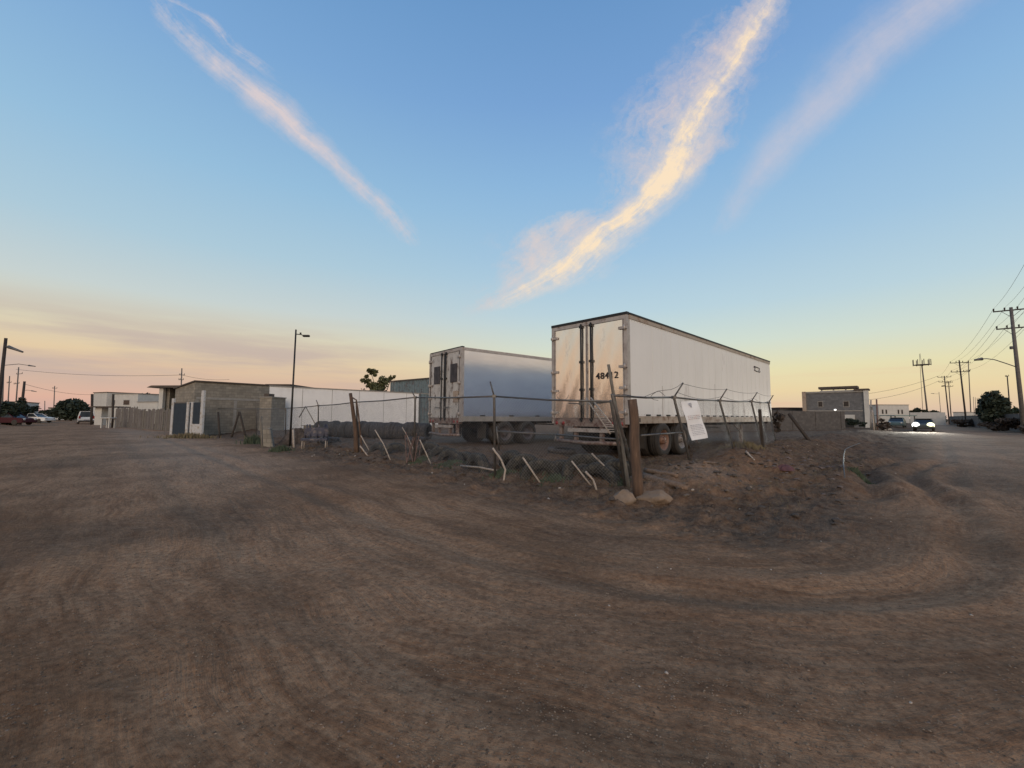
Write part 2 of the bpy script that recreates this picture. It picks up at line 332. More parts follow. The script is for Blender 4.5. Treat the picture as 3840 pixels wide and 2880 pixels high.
def groundmat():
    if _gm: return _gm[0]
    m = bpy.data.materials.new('packed_dirt'); m.use_nodes = True; nt = m.node_tree; n = nt.nodes; L = nt.links; p = n['Principled BSDF']
    p.inputs['Roughness'].default_value = .95; p.inputs['Specular IOR Level'].default_value = .15
    def attr(nm): a = n.new('ShaderNodeAttribute'); a.attribute_name = nm; return a
    def noise(vec, sc, det=6, ro=.6, w=0):
        x = n.new('ShaderNodeTexNoise'); x.inputs['Scale'].default_value = sc; x.inputs['Detail'].default_value = det; x.inputs['Roughness'].default_value = ro; L.new(vec, x.inputs['Vector']); return x.outputs['Fac']
    def mapr(v, a, b, c=0, d=1):
        x = n.new('ShaderNodeMapRange'); L.new(v, x.inputs['Value'])
        for nm, val in zip(('From Min', 'From Max', 'To Min', 'To Max'), (a, b, c, d)): x.inputs[nm].default_value = val
        return x.outputs[0]
    def mth(op, a, b=None):
        x = n.new('ShaderNodeMath'); x.operation = op
        for i, q in enumerate((a, b)):
            if q is None: continue
            if isinstance(q, (int, float)): x.inputs[i].default_value = q
            else: L.new(q, x.inputs[i])
        return x.outputs[0]
    def mix(f, a, b, bt='MIX'):
        x = n.new('ShaderNodeMix'); x.data_type = 'RGBA'; x.blend_type = bt
        for i, q in ((0, f), (6, a), (7, b)):
            if isinstance(q, (int, float)): x.inputs[i].default_value = q
            elif isinstance(q, tuple): x.inputs[i].default_value = (*q, 1)
            else: L.new(q, x.inputs[i])
        return x.outputs[2]
    geo = n.new('ShaderNodeNewGeometry').outputs['Position']
    tr = attr('track').outputs['Vector']; so = n.new('ShaderNodeSeparateColor'); L.new(attr('soil').outputs['Color'], so.inputs[0])
    wv = n.new('ShaderNodeTexNoise'); wv.inputs['Scale'].default_value = .35; L.new(geo, wv.inputs['Vector'])
    vm = n.new('ShaderNodeVectorMath'); vm.operation = 'MULTIPLY_ADD'; L.new(wv.outputs['Color'], vm.inputs[0]); vm.inputs[1].default_value = (1.2, .6, 0); L.new(tr, vm.inputs[2])
    mp = n.new('ShaderNodeMapping'); mp.inputs['Scale'].default_value = (2.6, .55, 1); L.new(vm.outputs[0], mp.inputs['Vector'])
    streak = noise(mp.outputs[0], 1.0, 7, .62)
    mp2 = n.new('ShaderNodeMapping'); mp2.inputs['Scale'].default_value = (13, 1.5, 1); L.new(vm.outputs[0], mp2.inputs['Vector'])
    streak2 = noise(mp2.outputs[0], 1.0, 6, .65)
    base_ = mix(mapr(streak, .38, .60), (0.188, 0.097, 0.050), (0.342, 0.199, 0.113))
    base_ = mix(mth('MULTIPLY', mapr(streak2, .44, .62), .7), base_, (0.376, 0.226, 0.130))
    big = noise(geo, .33, 6, .6)
    base_ = mix(mth('MULTIPLY', mapr(big, .46, .6), .7), base_, (0.131, 0.066, 0.032))
    big2 = noise(geo, .8, 5, .6)
    base_ = mix(mth('MULTIPLY', mapr(big2, .5, .72), .35), base_, (0.308, 0.164, 0.088))
    base_ = mix(mth('MULTIPLY', so.outputs[1], .8), base_, mix(streak2, (0.205, 0.133, 0.087), (0.342, 0.230, 0.156)))
    base_ = mix(mth('MULTIPLY', so.outputs[2], .5), base_, (.39, .30, .225))
    dk = mix(mapr(noise(geo, 3.4, 9, .75), .36, .64), (.054, .036, .025), (.175, .124, .087))
    base_ = mix(mth('MULTIPLY', so.outputs[0], .85), base_, dk)
    fine = noise(geo, 17, 10, .82)
    base_ = mix(.75, base_, mix(mapr(fine, .38, .6), (0.500, 0.428, 0.408), (1.28, 1.28, 1.28)), 'MULTIPLY')
    vo = n.new('ShaderNodeTexVoronoi'); vo.inputs['Scale'].default_value = 19; L.new(geo, vo.inputs['Vector'])
    peb = mapr(vo.outputs['Distance'], .10, .16, 1, 0)
    vs_ = n.new('ShaderNodeSeparateColor'); L.new(vo.outputs['Color'], vs_.inputs[0])
    peb = mth('MULTIPLY', peb, mapr(vs_.outputs[0], .80, .84))
    base_ = mix(mth('MULTIPLY', peb, .65), base_, (0.353, 0.266, 0.217))
    peb2 = mth('MULTIPLY', mapr(vo.outputs['Distance'], .14, .22, 1, 0), mapr(vs_.outputs[1], .78, .82))
    base_ = mix(mth('MULTIPLY', peb2, .55), base_, (0.068, 0.043, 0.031))
    L.new(base_, p.inputs['Base Color'])
    hgt = mth('ADD', mth('MULTIPLY', streak2, .05), mth('ADD', mth('MULTIPLY', fine, .022), mth('ADD', mth('MULTIPLY', noise(geo, 6, 7, .7), .055), mth('MULTIPLY', mth('ADD', peb, peb2), .008))))
    bp = n.new('ShaderNodeBump'); bp.inputs['Distance'].default_value = 1; bp.inputs['Strength'].default_value = .8; L.new(hgt, bp.inputs['Height']); L.new(bp.outputs[0], p.inputs['Normal'])
    _gm.append(m); return m
make_ground()

# ------------------------------------------------------------------ sky
def make_world():
    w = bpy.data.worlds.new('World'); S.world = w; w.use_nodes = True; nt = w.node_tree; n = nt.nodes; L = nt.links
    bg = n['Background']
    def setv(x, i, q):
        if isinstance(q, (int, float)): x.inputs[i].default_value = q
        elif isinstance(q, tuple): x.inputs[i].default_value = q if len(q) == len(x.inputs[i].default_value) else (*q, 1)
        else: L.new(q, x.inputs[i])
    def m(op, a, b=None, c=None, cl=False):
        x = n.new('ShaderNodeMath'); x.operation = op; x.use_clamp = cl
        for i, q in enumerate((a, b, c)):
            if q is not None: setv(x, i, q)
        return x.outputs[0]
    def dot(a, v):
        x = n.new('ShaderNodeVectorMath'); x.operation = 'DOT_PRODUCT'; L.new(a, x.inputs[0]); x.inputs[1].default_value = v; return x.outputs['Value']
    def mr(v, a, b, c=0., d=1., sm=True):
        x = n.new('ShaderNodeMapRange'); x.interpolation_type = 'SMOOTHSTEP' if sm else 'LINEAR'
        for i, q in enumerate((v, a, b, c, d)): setv(x, i, q)
        return x.outputs[0]
    def mix(f, a, b):
        x = n.new('ShaderNodeMix'); x.data_type = 'RGBA'; setv(x, 0, f); setv(x, 6, a); setv(x, 7, b); return x.outputs[2]
    def ramp(v, pts):
        x = n.new('ShaderNodeValToRGB'); e = x.color_ramp.elements; x.color_ramp.interpolation = 'LINEAR'
        while len(e) < len(pts): e.new(.5)
        for k, (p_, c) in enumerate(pts): e[k].position = p_; e[k].color = (*lin(c), 1)
        L.new(v, x.inputs[0]); return x.outputs[0]
    def curve(v, pts):
        x = n.new('ShaderNodeFloatCurve'); cv = x.mapping.curves[0]
        while len(cv.points) < len(pts): cv.points.new(.5, .5)
        for k, (a, b) in enumerate(pts): cv.points[k].location = (a, b); cv.points[k].handle_type = 'AUTO'
        x.mapping.update(); L.new(v, x.inputs['Value']); return x.outputs[0]
    def noise(vec, sc, det=6, ro=.6):
        x = n.new('ShaderNodeTexNoise'); x.inputs['Scale'].default_value = sc; x.inputs['Detail'].default_value = det; x.inputs['Roughness'].default_value = ro; L.new(vec, x.inputs['Vector']); return x.outputs['Fac']
    def comb(a, b, c=0.):
        x = n.new('ShaderNodeCombineXYZ'); setv(x, 0, a); setv(x, 1, b); setv(x, 2, c); return x.outputs[0]
    tc = n.new('ShaderNodeTexCoord').outputs['Generated']
    sx = n.new('ShaderNodeSeparateXYZ'); L.new(tc, sx.inputs[0]); X, Y, Z = sx.outputs
    zz = m('MAXIMUM', Z, 0.)
    right = ramp(zz, [(0, (206, 182, 168)), (.02, (222, 194, 166)), (.055, (232, 210, 166)), (.10, (228, 220, 178)), (.16, (208, 219, 206)), (.24, (184, 209, 220)), (.36, (160, 195, 222)), (.5, (138, 180, 219)), (.62, (119, 161, 210)), (.76, (101, 146, 196)), (1, (88, 128, 180))])
    left = ramp(zz, [(0, (200, 166, 160)), (.03, (220, 178, 158)), (.07, (214, 184, 160)), (.11, (226, 202, 166)), (.16, (216, 209, 184)), (.22, (198, 209, 208)), (.32, (172, 201, 217)), (.45, (149, 189, 219)), (.62, (123, 166, 211)), (.76, (104, 150, 199)), (1, (88, 128, 180))])
    back = ramp(zz, [(0, (220, 170, 142)), (.05, (240, 194, 156)), (.12, (238, 204, 168)), (.2, (220, 208, 190)), (.32, (202, 206, 204)), (.5, (168, 190, 208)), (.76, (122, 154, 190)), (1, (102, 134, 176))])
    sky = mix(mr(X, -.45, .25), left, right)
    sky = mix(mr(Y, .25, -.25), sky, back)
    # faint high streaks low on the left
    hv = comb(m('ARCTAN2', X, Y), m('MULTIPLY', Z, 9.))
    st = mr(noise(hv, 2.1, 6, .55), .38, .62)
    msk = m('MULTIPLY', mr(Z, .03, .07), m('MULTIPLY', mr(Z, .22, .12), mr(X, -.08, -.5)))
    sky = mix(m('MULTIPLY', m('MULTIPLY', st, msk), .75), sky, lin((188, 170, 166)))
    hv2 = comb(m('ARCTAN2', X, Y), m('MULTIPLY', Z, 16.))
    st2 = mr(noise(hv2, 1.7, 6, .6), .5, .7)
    sky = mix(m('MULTIPLY', m('MULTIPLY', st2, m('MULTIPLY', mr(Z, .0, .03), mr(Z, .12, .05))), .4), sky, lin((228, 172, 150)))
    # high thin clouds, drawn on the sky vault by direction
    f = dot(tc, tuple(Fw)); fm = m('MAXIMUM', f, .05)
    gx = m('ADD', m('MULTIPLY', m('DIVIDE', dot(tc, tuple(Rt)), fm), F/3840), .5)
    gy = m('SUBTRACT', CY/3840, m('MULTIPLY', m('DIVIDE', dot(tc, tuple(Up)), fm), F/3840))
    front = mr(f, .1, .3)
    T = m('MULTIPLY', gy, 3840/1300.)
    g = comb(gx, gy)
    # domain wobble
    wb = m('SUBTRACT', noise(g, 14, 5, .6), .5)
    wb2 = m('SUBTRACT', noise(g, 45, 6, .68), .5)
    def streak(pts, wid, den, amp, fibre, soft, extra=0, rag=1.):
        t = m('ADD', T, 0.)
        c = curve(t, [(y/1300, x/3840) for y, x in pts])
        wd = curve(t, [(y/1300, x/400) for y, x in wid])
        de = curve(t, [(y/1300, x) for y, x in den])
        dx = m('SUBTRACT', gx, c)
        dx = m('ADD', dx, m('MULTIPLY', wb, amp)); dx = m('ADD', dx, m('MULTIPLY', wb2, amp*.55))
        q = m('DIVIDE', dx, m('MAXIMUM', m('MULTIPLY', wd, 400/3840), .002))
        gauss = m('EXPONENT', m('MULTIPLY', m('MULTIPLY', q, q), -soft))
        fv = comb(m('MULTIPLY', dx, fibre), m('MULTIPLY', gy, fibre*.16), extra)
        fn = noise(fv, 1.0, 8, .62)
        f2 = noise(comb(m('MULTIPLY', dx, fibre*3.2), m('MULTIPLY', gy, fibre*.6), extra+2.), 1.0, 7, .7)
        iso = noise(g, 34, 9, .72)
        nn = m('ADD', m('ADD', m('MULTIPLY', m('SUBTRACT', fn, .5), 1.3*rag), m('MULTIPLY', m('SUBTRACT', f2, .5), .8*rag)), m('MULTIPLY', m('SUBTRACT', iso, .5), 1.6*rag))
        gg = m('POWER', gauss, .6)
        v = m('ADD', m('MULTIPLY', gauss, de), m('MULTIPLY', gg, m('MULTIPLY', nn, mr(de, 0., .3))))
        return m('MULTIPLY', mr(v, .04, 1.0, sm=False), front, cl=True), q
    a1, _ = streak([(0, 590), (90, 657), (223, 801), (362, 982), (476, 1103), (609, 1247), (717, 1374), (826, 1476), (916, 1543), (1300, 1800)],
                   [(0, 34), (223, 62), (362, 74), (476, 64), (609, 44), (826, 40), (916, 30), (1300, 10)],
                   [(0, .22), (100, .35), (223, .6), (362, .8), (476, .9), (609, .85), (700, .55), (826, .42), (900, .26), (960, 0), (1300, 0)], .012, 90, 1.0)
    a2, _ = streak([(0, 640), (42, 729), (108, 819), (175, 874), (229, 952), (320, 1060), (1300, 2300)],
                   [(0, 26), (100, 24), (229, 30), (1300, 12)],
                   [(0, .2), (42, .34), (175, .34), (229, .26), (300, .1), (380, 0), (1300, 0)], .010, 90, 1.0, 3.)
    b1, _ = streak([(0, 2882), (126, 2812), (271, 2722), (406, 2632), (542, 2560), (677, 2490), (784, 2397), (871, 2285), (948, 2190), (1045, 2068), (1132, 1900), (1300, 1600)],
                   [(0, 55), (126, 55), (271, 60), (406, 72), (542, 92), (677, 84), (784, 78), (871, 100), (948, 135), (1045, 130), (1132, 70), (1300, 30)],
                   [(0, .62), (126, .7), (406, .74), (600, .86), (700, 1.05), (800, .95), (871, .78), (1000, .68), (1100, .5), (1150, .25), (1190, 0), (1300, 0)], .020, 55, 1.0, 7.)
    b2, _ = streak([(0, 2840), (126, 2740), (271, 2640), (406, 2540), (542, 2450), (677, 2400), (784, 2330), (871, 2140), (948, 2040), (1045, 1990), (1132, 1840), (1300, 1600)],
                   [(0, 70), (126, 120), (271, 150), (406, 140), (677, 120), (784, 90), (871, 170), (948, 150), (1045, 110), (1132, 70), (1300, 30)],
                   [(0, .3), (126, .48), (406, .55), (542, .48), (677, .36), (784, .3), (871, .5), (948, .5), (1045, .36), (1132, .3), (1180, .08), (1230, 0), (1300, 0)], .055, 60, 1.0, 11.)
    b4, _ = streak([(0, 2500), (780, 2180), (830, 2100), (880, 2040), (940, 2000), (1300, 1900)],
                   [(0, 20), (780, 80), (850, 90), (940, 110), (1300, 20)],
                   [(0, 0), (760, 0), (800, .4), (860, .6), (930, .5), (1000, .2), (1050, 0), (1300, 0)], .05, 60, 1.2, 15., 1.3)
    b3, _ = streak([(0, 2900), (300, 2780), (480, 2700), (560, 2650), (600, 2600), (660, 2520), (1300, 2000)],
                   [(0, 20), (300, 70), (480, 85), (560, 80), (600, 80), (660, 60), (1300, 20)],
                   [(0, 0), (250, .12), (480, .35), (600, .5), (660, .25), (720, 0), (1300, 0)], .04, 60, 1.2, 5.)
    c1, _ = streak([(0, 3500), (193, 3262), (416, 3060), (571, 2915), (716, 2800), (851, 2720), (1300, 2500)],
                   [(0, 170), (193, 140), (416, 115), (571, 95), (716, 75), (851, 50), (1300, 20)],
                   [(0, .62), (193, .62), (416, .62), (571, .55), (716, .4), (851, .2), (920, 0), (1300, 0)], .012, 30, 1.1, 9., .45)
    warm = mix(mr(m('ADD', b1, m('MULTIPLY', gy, .6)), .45, 1.05), lin((226, 212, 204)), lin((253, 228, 194)))
    sky = mix(m('MULTIPLY', c1, .85), sky, lin((206, 200, 210)))
    sky = mix(m('MAXIMUM', a1, a2), sky, lin((214, 203, 206)))
    sky = mix(m('MULTIPLY', b2, .95), sky, lin((214, 200, 200)))
    sky = mix(m('MULTIPLY', b4, .8), sky, lin((218, 206, 202)))
    sky = mix(m('MULTIPLY', b3, .8), sky, lin((218, 200, 196)))
    sky = mix(m('MINIMUM', b1, .95), sky, warm)
    # below the horizon: ground-coloured
    sky = mix(mr(Z, -.002, -.03), sky, (.10, .075, .06, 1))
    ns = n.new('ShaderNodeTexSky'); ns.sky_type = 'NISHITA'; ns.sun_disc = False; ns.sun_elevation = math.radians(4); ns.sun_rotation = math.radians(215)
    sc = n.new('ShaderNodeVectorMath'); sc.operation = 'SCALE'; L.new(ns.outputs[0], sc.inputs[0]); sc.inputs['Scale'].default_value = .0
    ad = n.new('ShaderNodeVectorMath'); ad.operation = 'ADD'; L.new(sky, ad.inputs[0]); L.new(sc.outputs[0], ad.inputs[1])
    sc.inputs['Scale'].default_value = .004
    L.new(ad.outputs[0], bg.inputs['Color']); bg.inputs['Strength'].default_value = 1.0
make_world()
sl = bpy.data.lights.new('sun', 'SUN'); sl.energy = 1.6; sl.angle = math.radians(45); sl.color = (1, .80, .62)
so = bpy.data.objects.new('sun', sl); COL.objects.link(so)
sd = Vector((.0, -.95, .28)).normalized()      # towards the afterglow behind the viewer
so.rotation_euler = sd.to_track_quat('Z', 'Y').to_euler(); so.location = (0, 0, 30)
S.view_settings.view_transform = 'Standard'; S.view_settings.look = 'None'; S.view_settings.gamma = 1; S.view_settings.exposure = 0
S.render.engine = 'CYCLES'
# ------------------------------------------------------------------ trailers
def txt(parent, s, size, loc, rot, m='ink', name='lettering', ext=.002):
    c = bpy.data.curves.new(name, 'FONT'); c.body = s; c.size = size; c.extrude = ext; c.offset = size*.004; c.space_character = 1.12
    o = bpy.data.objects.new(name, c); COL.objects.link(o)
    dg = bpy.context.evaluated_depsgraph_get(); me = bpy.data.meshes.new_from_object(o.evaluated_get(dg)); bpy.data.objects.remove(o); bpy.data.curves.remove(c)
    me.materials.clear(); me.materials.append(M[m]); o = bpy.data.objects.new(name, me); COL.objects.link(o); o.parent = parent; o.location = loc; o.rotation_euler = rot; return o
def wheel(parent, x, y, side, rim='rim'):
    # wheel centre at x along, y = outer face, side=-1 right
    R_ = .51; w = .27
    hub = MB(); hub.lathe([(.0, side*-.02), (.10, side*-.02), (.13, side*.06), (.13, side*.16)], 16)
    for k in range(8):
        q = k*PI/4; hub.tube([(.11*math.cos(q), side*-.005, .11*math.sin(q)), (.11*math.cos(q), side*-.05, .11*math.sin(q))], .014, 6)
    h = hub.build('wheel', rim, parent, (x, y+(-side)*.06, R_))
    t = MB(); s = side
    pr = [(.29, .02), (.31, -.005), (.36, -.018), (.43, -.018), (.475, .0), (.50, .03), (.505, .06), (.497, .065), (.497, .078), (.507, .082), (.507, .125), (.497, .13), (.497, .142), (.507, .146), (.507, .19), (.497, .195), (.50, .24), (.475, .262), (.43, .28), (.33, .28), (.29, .25)]
    t.lathe([(r, -side*-1*0+(-side)*(-q)) for r, q in pr], 40); t.build('tyre', 'tyre', h)
    r = MB(); r.lathe([(.295, 0.0), (.30, .03*s*-1*-1), (.27, .05*s), (.25, .11*s), (.20, .12*s), (.135, .10*s), (.13, .13*s)] if False else [(.30, 0), (.285, s*.012), (.262, s*.03), (.245, s*.10), (.18, s*.125), (.13, s*.115)], 32)
    r.build('rim', rim, h)
def make_trailer(label, rr, gzv, theta, Ln, kind):
    a = PI/2-theta                                   # heading of the trailer axis
    t = thing('semi_trailer', label, 'trailer', (rr[0], rr[1], gzv), a)
    W = 2.6; H = 3.94 if kind == 1 else 3.93; zb = 1.0
    side = 'white' if kind == 1 else 'alu2'
    # local: x forward, y left (0..W), z up ; rear face at x=0, right side at y=0
    b = MB(); b.b2((.10, .0, zb+.20), (Ln, .03, H-.12)); b.b2((.10, W-.03, zb+.2), (Ln, W, H-.12)); b.b2((Ln-.05, .03, zb), (Ln, W-.03, H-.12))
    side_o = b.build('side_panel', side, t)
    sm = MB()
    x = 1.35
    while x < Ln-.4:
        sm.b2((x-.009, -.004, zb+.2), (x+.009, .0015, H-.15)); x += .61
    if kind == 1: sm.build('panel_seam', side, t)
    r = MB(); r.b2((.02, .02, H-.06), (Ln-.02, W-.02, H)); r.build('roof', 'alu2', t)
    r = MB(); r.b2((.06, -.02, H-.13), (Ln+.01, .05, H-.02)); r.b2((.06, W-.05, H-.13), (Ln+.01, W+.02, H-.02)); r.b2((Ln-.04, .05, H-.13), (Ln+.02, W-.05, H-.02)); r.build('top_rail', 'rail' if kind == 1 else 'frame', t)
    if kind == 1:
        r = MB(); r.b2((.08, -.032, H-.022), (Ln+.02, .06, H+.03)); r.b2((-.06, -.01, H-.03), (.078, W+.01, H+.045)); r.build('roof_edge', 'black', t)
    else:
        r = MB(); r.b2((-.02, .0, H-.02), (.1, W, H+.03)); r.build('roof_edge', 'black', t)
    r = MB(); r.b2((.05, -.025, zb), (Ln, .06, zb+.20)); r.b2((.05, W-.06, zb), (Ln, W+.025, zb+.20)); r.build('bottom_rail', 'rail' if kind == 1 else 'concrete', t)
    x = .9
    while x < Ln-.5:
        r = MB(); r.b2((x, -.03, zb+.205), (x+.22, -.002, zb+.25)); r.build('side_marker', 'black', t); x += .62 if kind == 1 else 1.5
    if kind == 1:
        for zr_ in (zb+.24, H-.17):
            rv = MB(); x = .2
            while x < Ln-.1: rv.box((x, -.0035, zr_), (.012, .007, .012)); x += .1525
            o_ = rv.build('rivet_row', 'frame', t); o_['kind'] = 'stuff'
        st = MB()
        for xx, l_ in ((1.9, .9), (4.3, .55), (6.1, 1.2), (7.9, .7), (9.4, .45), (11.6, 1.0)): st.b2((xx, -.0022, zb+.2), (xx+.035, -.0008, zb+.2+l_))
        o_ = st.build('grime_run', 'rungrime', t); o_['kind'] = 'stuff'
    # rear frame
    r = MB(); r.b2((-.05, .0, zb-.02), (.10, .10, H-.02)); r.b2((-.05, W-.10, zb-.02), (.10, W, H-.02)); r.b2((-.05, .10, H-.14), (.10, W-.1, H-.02)); r.build('rear_frame', 'frame', t)
    r = MB(); r.b2((-.06, .1, zb-.1), (.10, W-.1, zb+.13)); r.build('rear_sill', 'bump', t)
    # doors
    dm = 'alu' if kind == 1 else 'door2'
    for (y0, y1, nm) in ((.115, W/2-.01, 1), (W/2+.01, W-.115, 2)):
        d = MB(); nx, nz = 10, 24; vs = []
        for j in range(nz+1):
            for i in range(nx+1):
                yy = y0+(y1-y0)*i/nx; zz_ = zb+.14+(H-.15-zb-.14)*j/nz
                e = min(i, nx-i, j, nz-j); dd = .006*min(e, 2)*(math.sin(i*1.7+j*.6+nm)*.5)
                vs.append((-.03-dd, yy, zz_))
        fs = [(j*(nx+1)+i, (j+1)*(nx+1)+i, (j+1)*(nx+1)+i+1, j*(nx+1)+i+1) for j in range(nz) for i in range(nx)]
        d.add(vs, fs, True); d.b2((-.025, y0, zb+.14), (.03, y1, H-.15))
        do = d.build('door', dm, t)
        edge = y1 if nm == 1 else y0
        # lock rod near the middle seam
        yr = (W/2-.16) if nm == 1 else (W/2+.18)
        rod = MB(); rod.tube([(-.075, yr, zb+.02), (-.075, yr, H-.08)], .026, 8)
        for zq in (zb+.10, zb+.95, zb+1.75, H-.16): rod.box((-.065, yr, zq), (.07, .10, .07))
        rod.build('lock_rod', 'black', do)
        hd = MB(); hd.tube([(-.10, yr, zb+.55), (-.12, yr+(-.42 if nm == 1 else .42), zb+.57)], .016, 6); hd.box((-.09, yr, zb+.55), (.05, .09, .10)); hd.build('handle', 'galv', do)
        hy = .06 if nm == 1 else W-.06; sgn = 1 if nm == 1 else -1
        for zq in (H-.38, H-1.42, zb+.95, zb+.30):
            hg = MB(); hg.box((-.065, hy+sgn*.06, zq), (.035, .26, .07)); hg.tube([(-.085, hy, zq-.07), (-.085, hy, zq+.07)], .028, 8); hg.build('hinge', 'frame', do)
        sl_ = MB(); sl_.b2((-.045, y0, zb+.14), (-.034, y0+.03, H-.15)); sl_.b2((-.045, y1-.03, zb+.14), (-.034, y1, H-.15)); sl_.build('door_seal', 'frame' if kind == 1 else 'black', do)
        if kind == 2:
            pl = MB(); yy = y0+.18 if nm == 1 else y0+.35; zz_ = H-1.25
            pl.b2((-.06, yy, zz_-.12), (-.038, yy+.5, zz_+.62)); pl.build('dark_patch', 'blackpatch', do)
            if nm == 1:
                p2 = MB(); p2.b2((-.055, y0+.05, zb+.75), (-.038, y0+.45, zb+1.2)); p2.build('placard', 'rail', do)
    if kind == 1:
        txt(t, '48412', .26, (-.052, 1.0, zb+1.22), (PI/2, 0, -PI/2), 'ink', 'fleet_number')
        lg = MB(); x0 = Ln-2.5; z0 = 3.28; w_, h_ = .75, .2
        def bar(p, q, th=.035): lg.tube([(p[0], -.004, p[1]), (q[0], -.004, q[1])], th, 6)
        P4 = [(x0, z0+.02), (x0+.12, z0+h_), (x0+w_, z0+h_-.02), (x0+w_-.12, z0)]
        for k in range(4): bar(P4[k], P4[(k+1) % 4], .022)
        bar((x0-.08, z0+h_-.03), (x0+.05, z0+h_)); bar((x0+w_, z0-.02), (x0+w_+.1, z0+.05), .02)
        lg.build('emblem', 'ink', t)
        mk = MB()
        for q in range(3): mk.b2((.28+q*.1, -.034, zb+.04), (.33+q*.1, -.026, zb+.15))
        mk.build('stencil_mark', 'ink', t)
    # underride guard
    g_ = MB(); g_.tube([(-.02, .10, .47), (-.05, W*.5, .44), (-.02, W-.10, .47)], .055, 8)
    g_.build('bumper', 'bump', t)
    for yq in (.32, .86, W-.86, W-.32):
        p_ = MB(); p_.b2((-.02, yq-.05, .48), (.08, yq+.05, zb-.09)); p_.build('bumper_post', 'bump', t)
    lr = MB(); lr.b2((-.07, .62, zb-.26), (.02, W-.62, zb-.15)); lr.build('rear_crossbar', 'frame', t)
    for yq in (.20, .45, W-.2, W-.45):
        lt = MB(); lt.lathe([(0, -.075), (.05, -.075), (.055, -.03)], 14, 'x', (0, yq, zb-.01)); lt.build('tail_light', 'red', t)
    # chassis
    c = MB(); c.b2((.12, .85, zb-.28), (4.6, .95, zb-.005)); c.b2((.12, W-.95, zb-.28), (4.6, W-.85, zb-.005))
    x = .4
    while x < Ln-.5: c.b2((x, .07, zb-.10), (x+.06, W-.07, zb-.004)); x += .6
    x = .9
    c.tube([(4.6, .9, zb-.14), (Ln-4.6, .9, zb-.25)], .03, 6)
    c.build('chassis', 'grim', t)
    ax = (1.88, 3.12) if kind == 1 else (2.15, 3.4)
    for q in ax:
        e = MB(); e.tube([(q, .3, .51), (q, W-.3, .51)], .065, 10); e.box((q, .9, .66), (.9, .08, .05)); e.box((q, W-.9, .66), (.9, .08, .05)); e.build('axle', 'grim', t)
        for (y_, sd_) in ((.02, 1), (W-.02, -1)):
            wheel(t, q, y_, sd_, ('rimrust' if q == ax[0] else 'rim') if kind == 1 else 'rimpurp')
        for (y_, sd_) in ((.36, 1), (W-.36, -1)): wheel(t, q, y_, sd_, 'grimrim')
    fl = MB(); xf = ax[0]-.95
    fl.b2((xf, .06, .30), (xf+.015, .66, zb-.11)); fl.build('mud_flap', 'tyre', t)
    fl = MB(); fl.b2((xf, W-.66, .30), (xf+.015, W-.06, zb-.11)); fl.build('mud_flap', 'tyre', t)
    # landing gear
    for y_ in (.35, W-.35):
        l_ = MB(); l_.b2((9.9, y_-.06, .26), (10.02, y_+.06, zb)); l_.b2((9.92, y_-.045, .04), (10.0, y_+.045, .3)); l_.b2((9.84, y_-.12, .0), (10.08, y_+.12, .04)); l_.tube([(9.96, y_, .55), (8.9, y_, zb-.02)], .03, 6); l_.build('landing_leg', 'grim' if kind == 2 else 'bump', t)
    return t
M['rungrime'] = mat('thin_grime', (.50, .475, .45), (.42, .39, .36), .7, scale=9)
M['blackpatch'] = mat('sooty_patch', (.02, .018, .02), (.07, .06, .065), .7, scale=4)
M['grimrim'] = M['grim']
P = at(2360, 1564, 10.94)
T1 = make_trailer('large white semi-trailer nearest the corner, its polished rear doors numbered 48412', (P.x, P.y), .28, math.radians(45.5), 13.5, 1)
P = at(1730, 1561, 16.2)
T2 = make_trailer('dusty silver-sided semi-trailer with dark patches on its rear doors, parked farther back', (P.x, P.y), .25, math.radians(51), 13.5, 2)
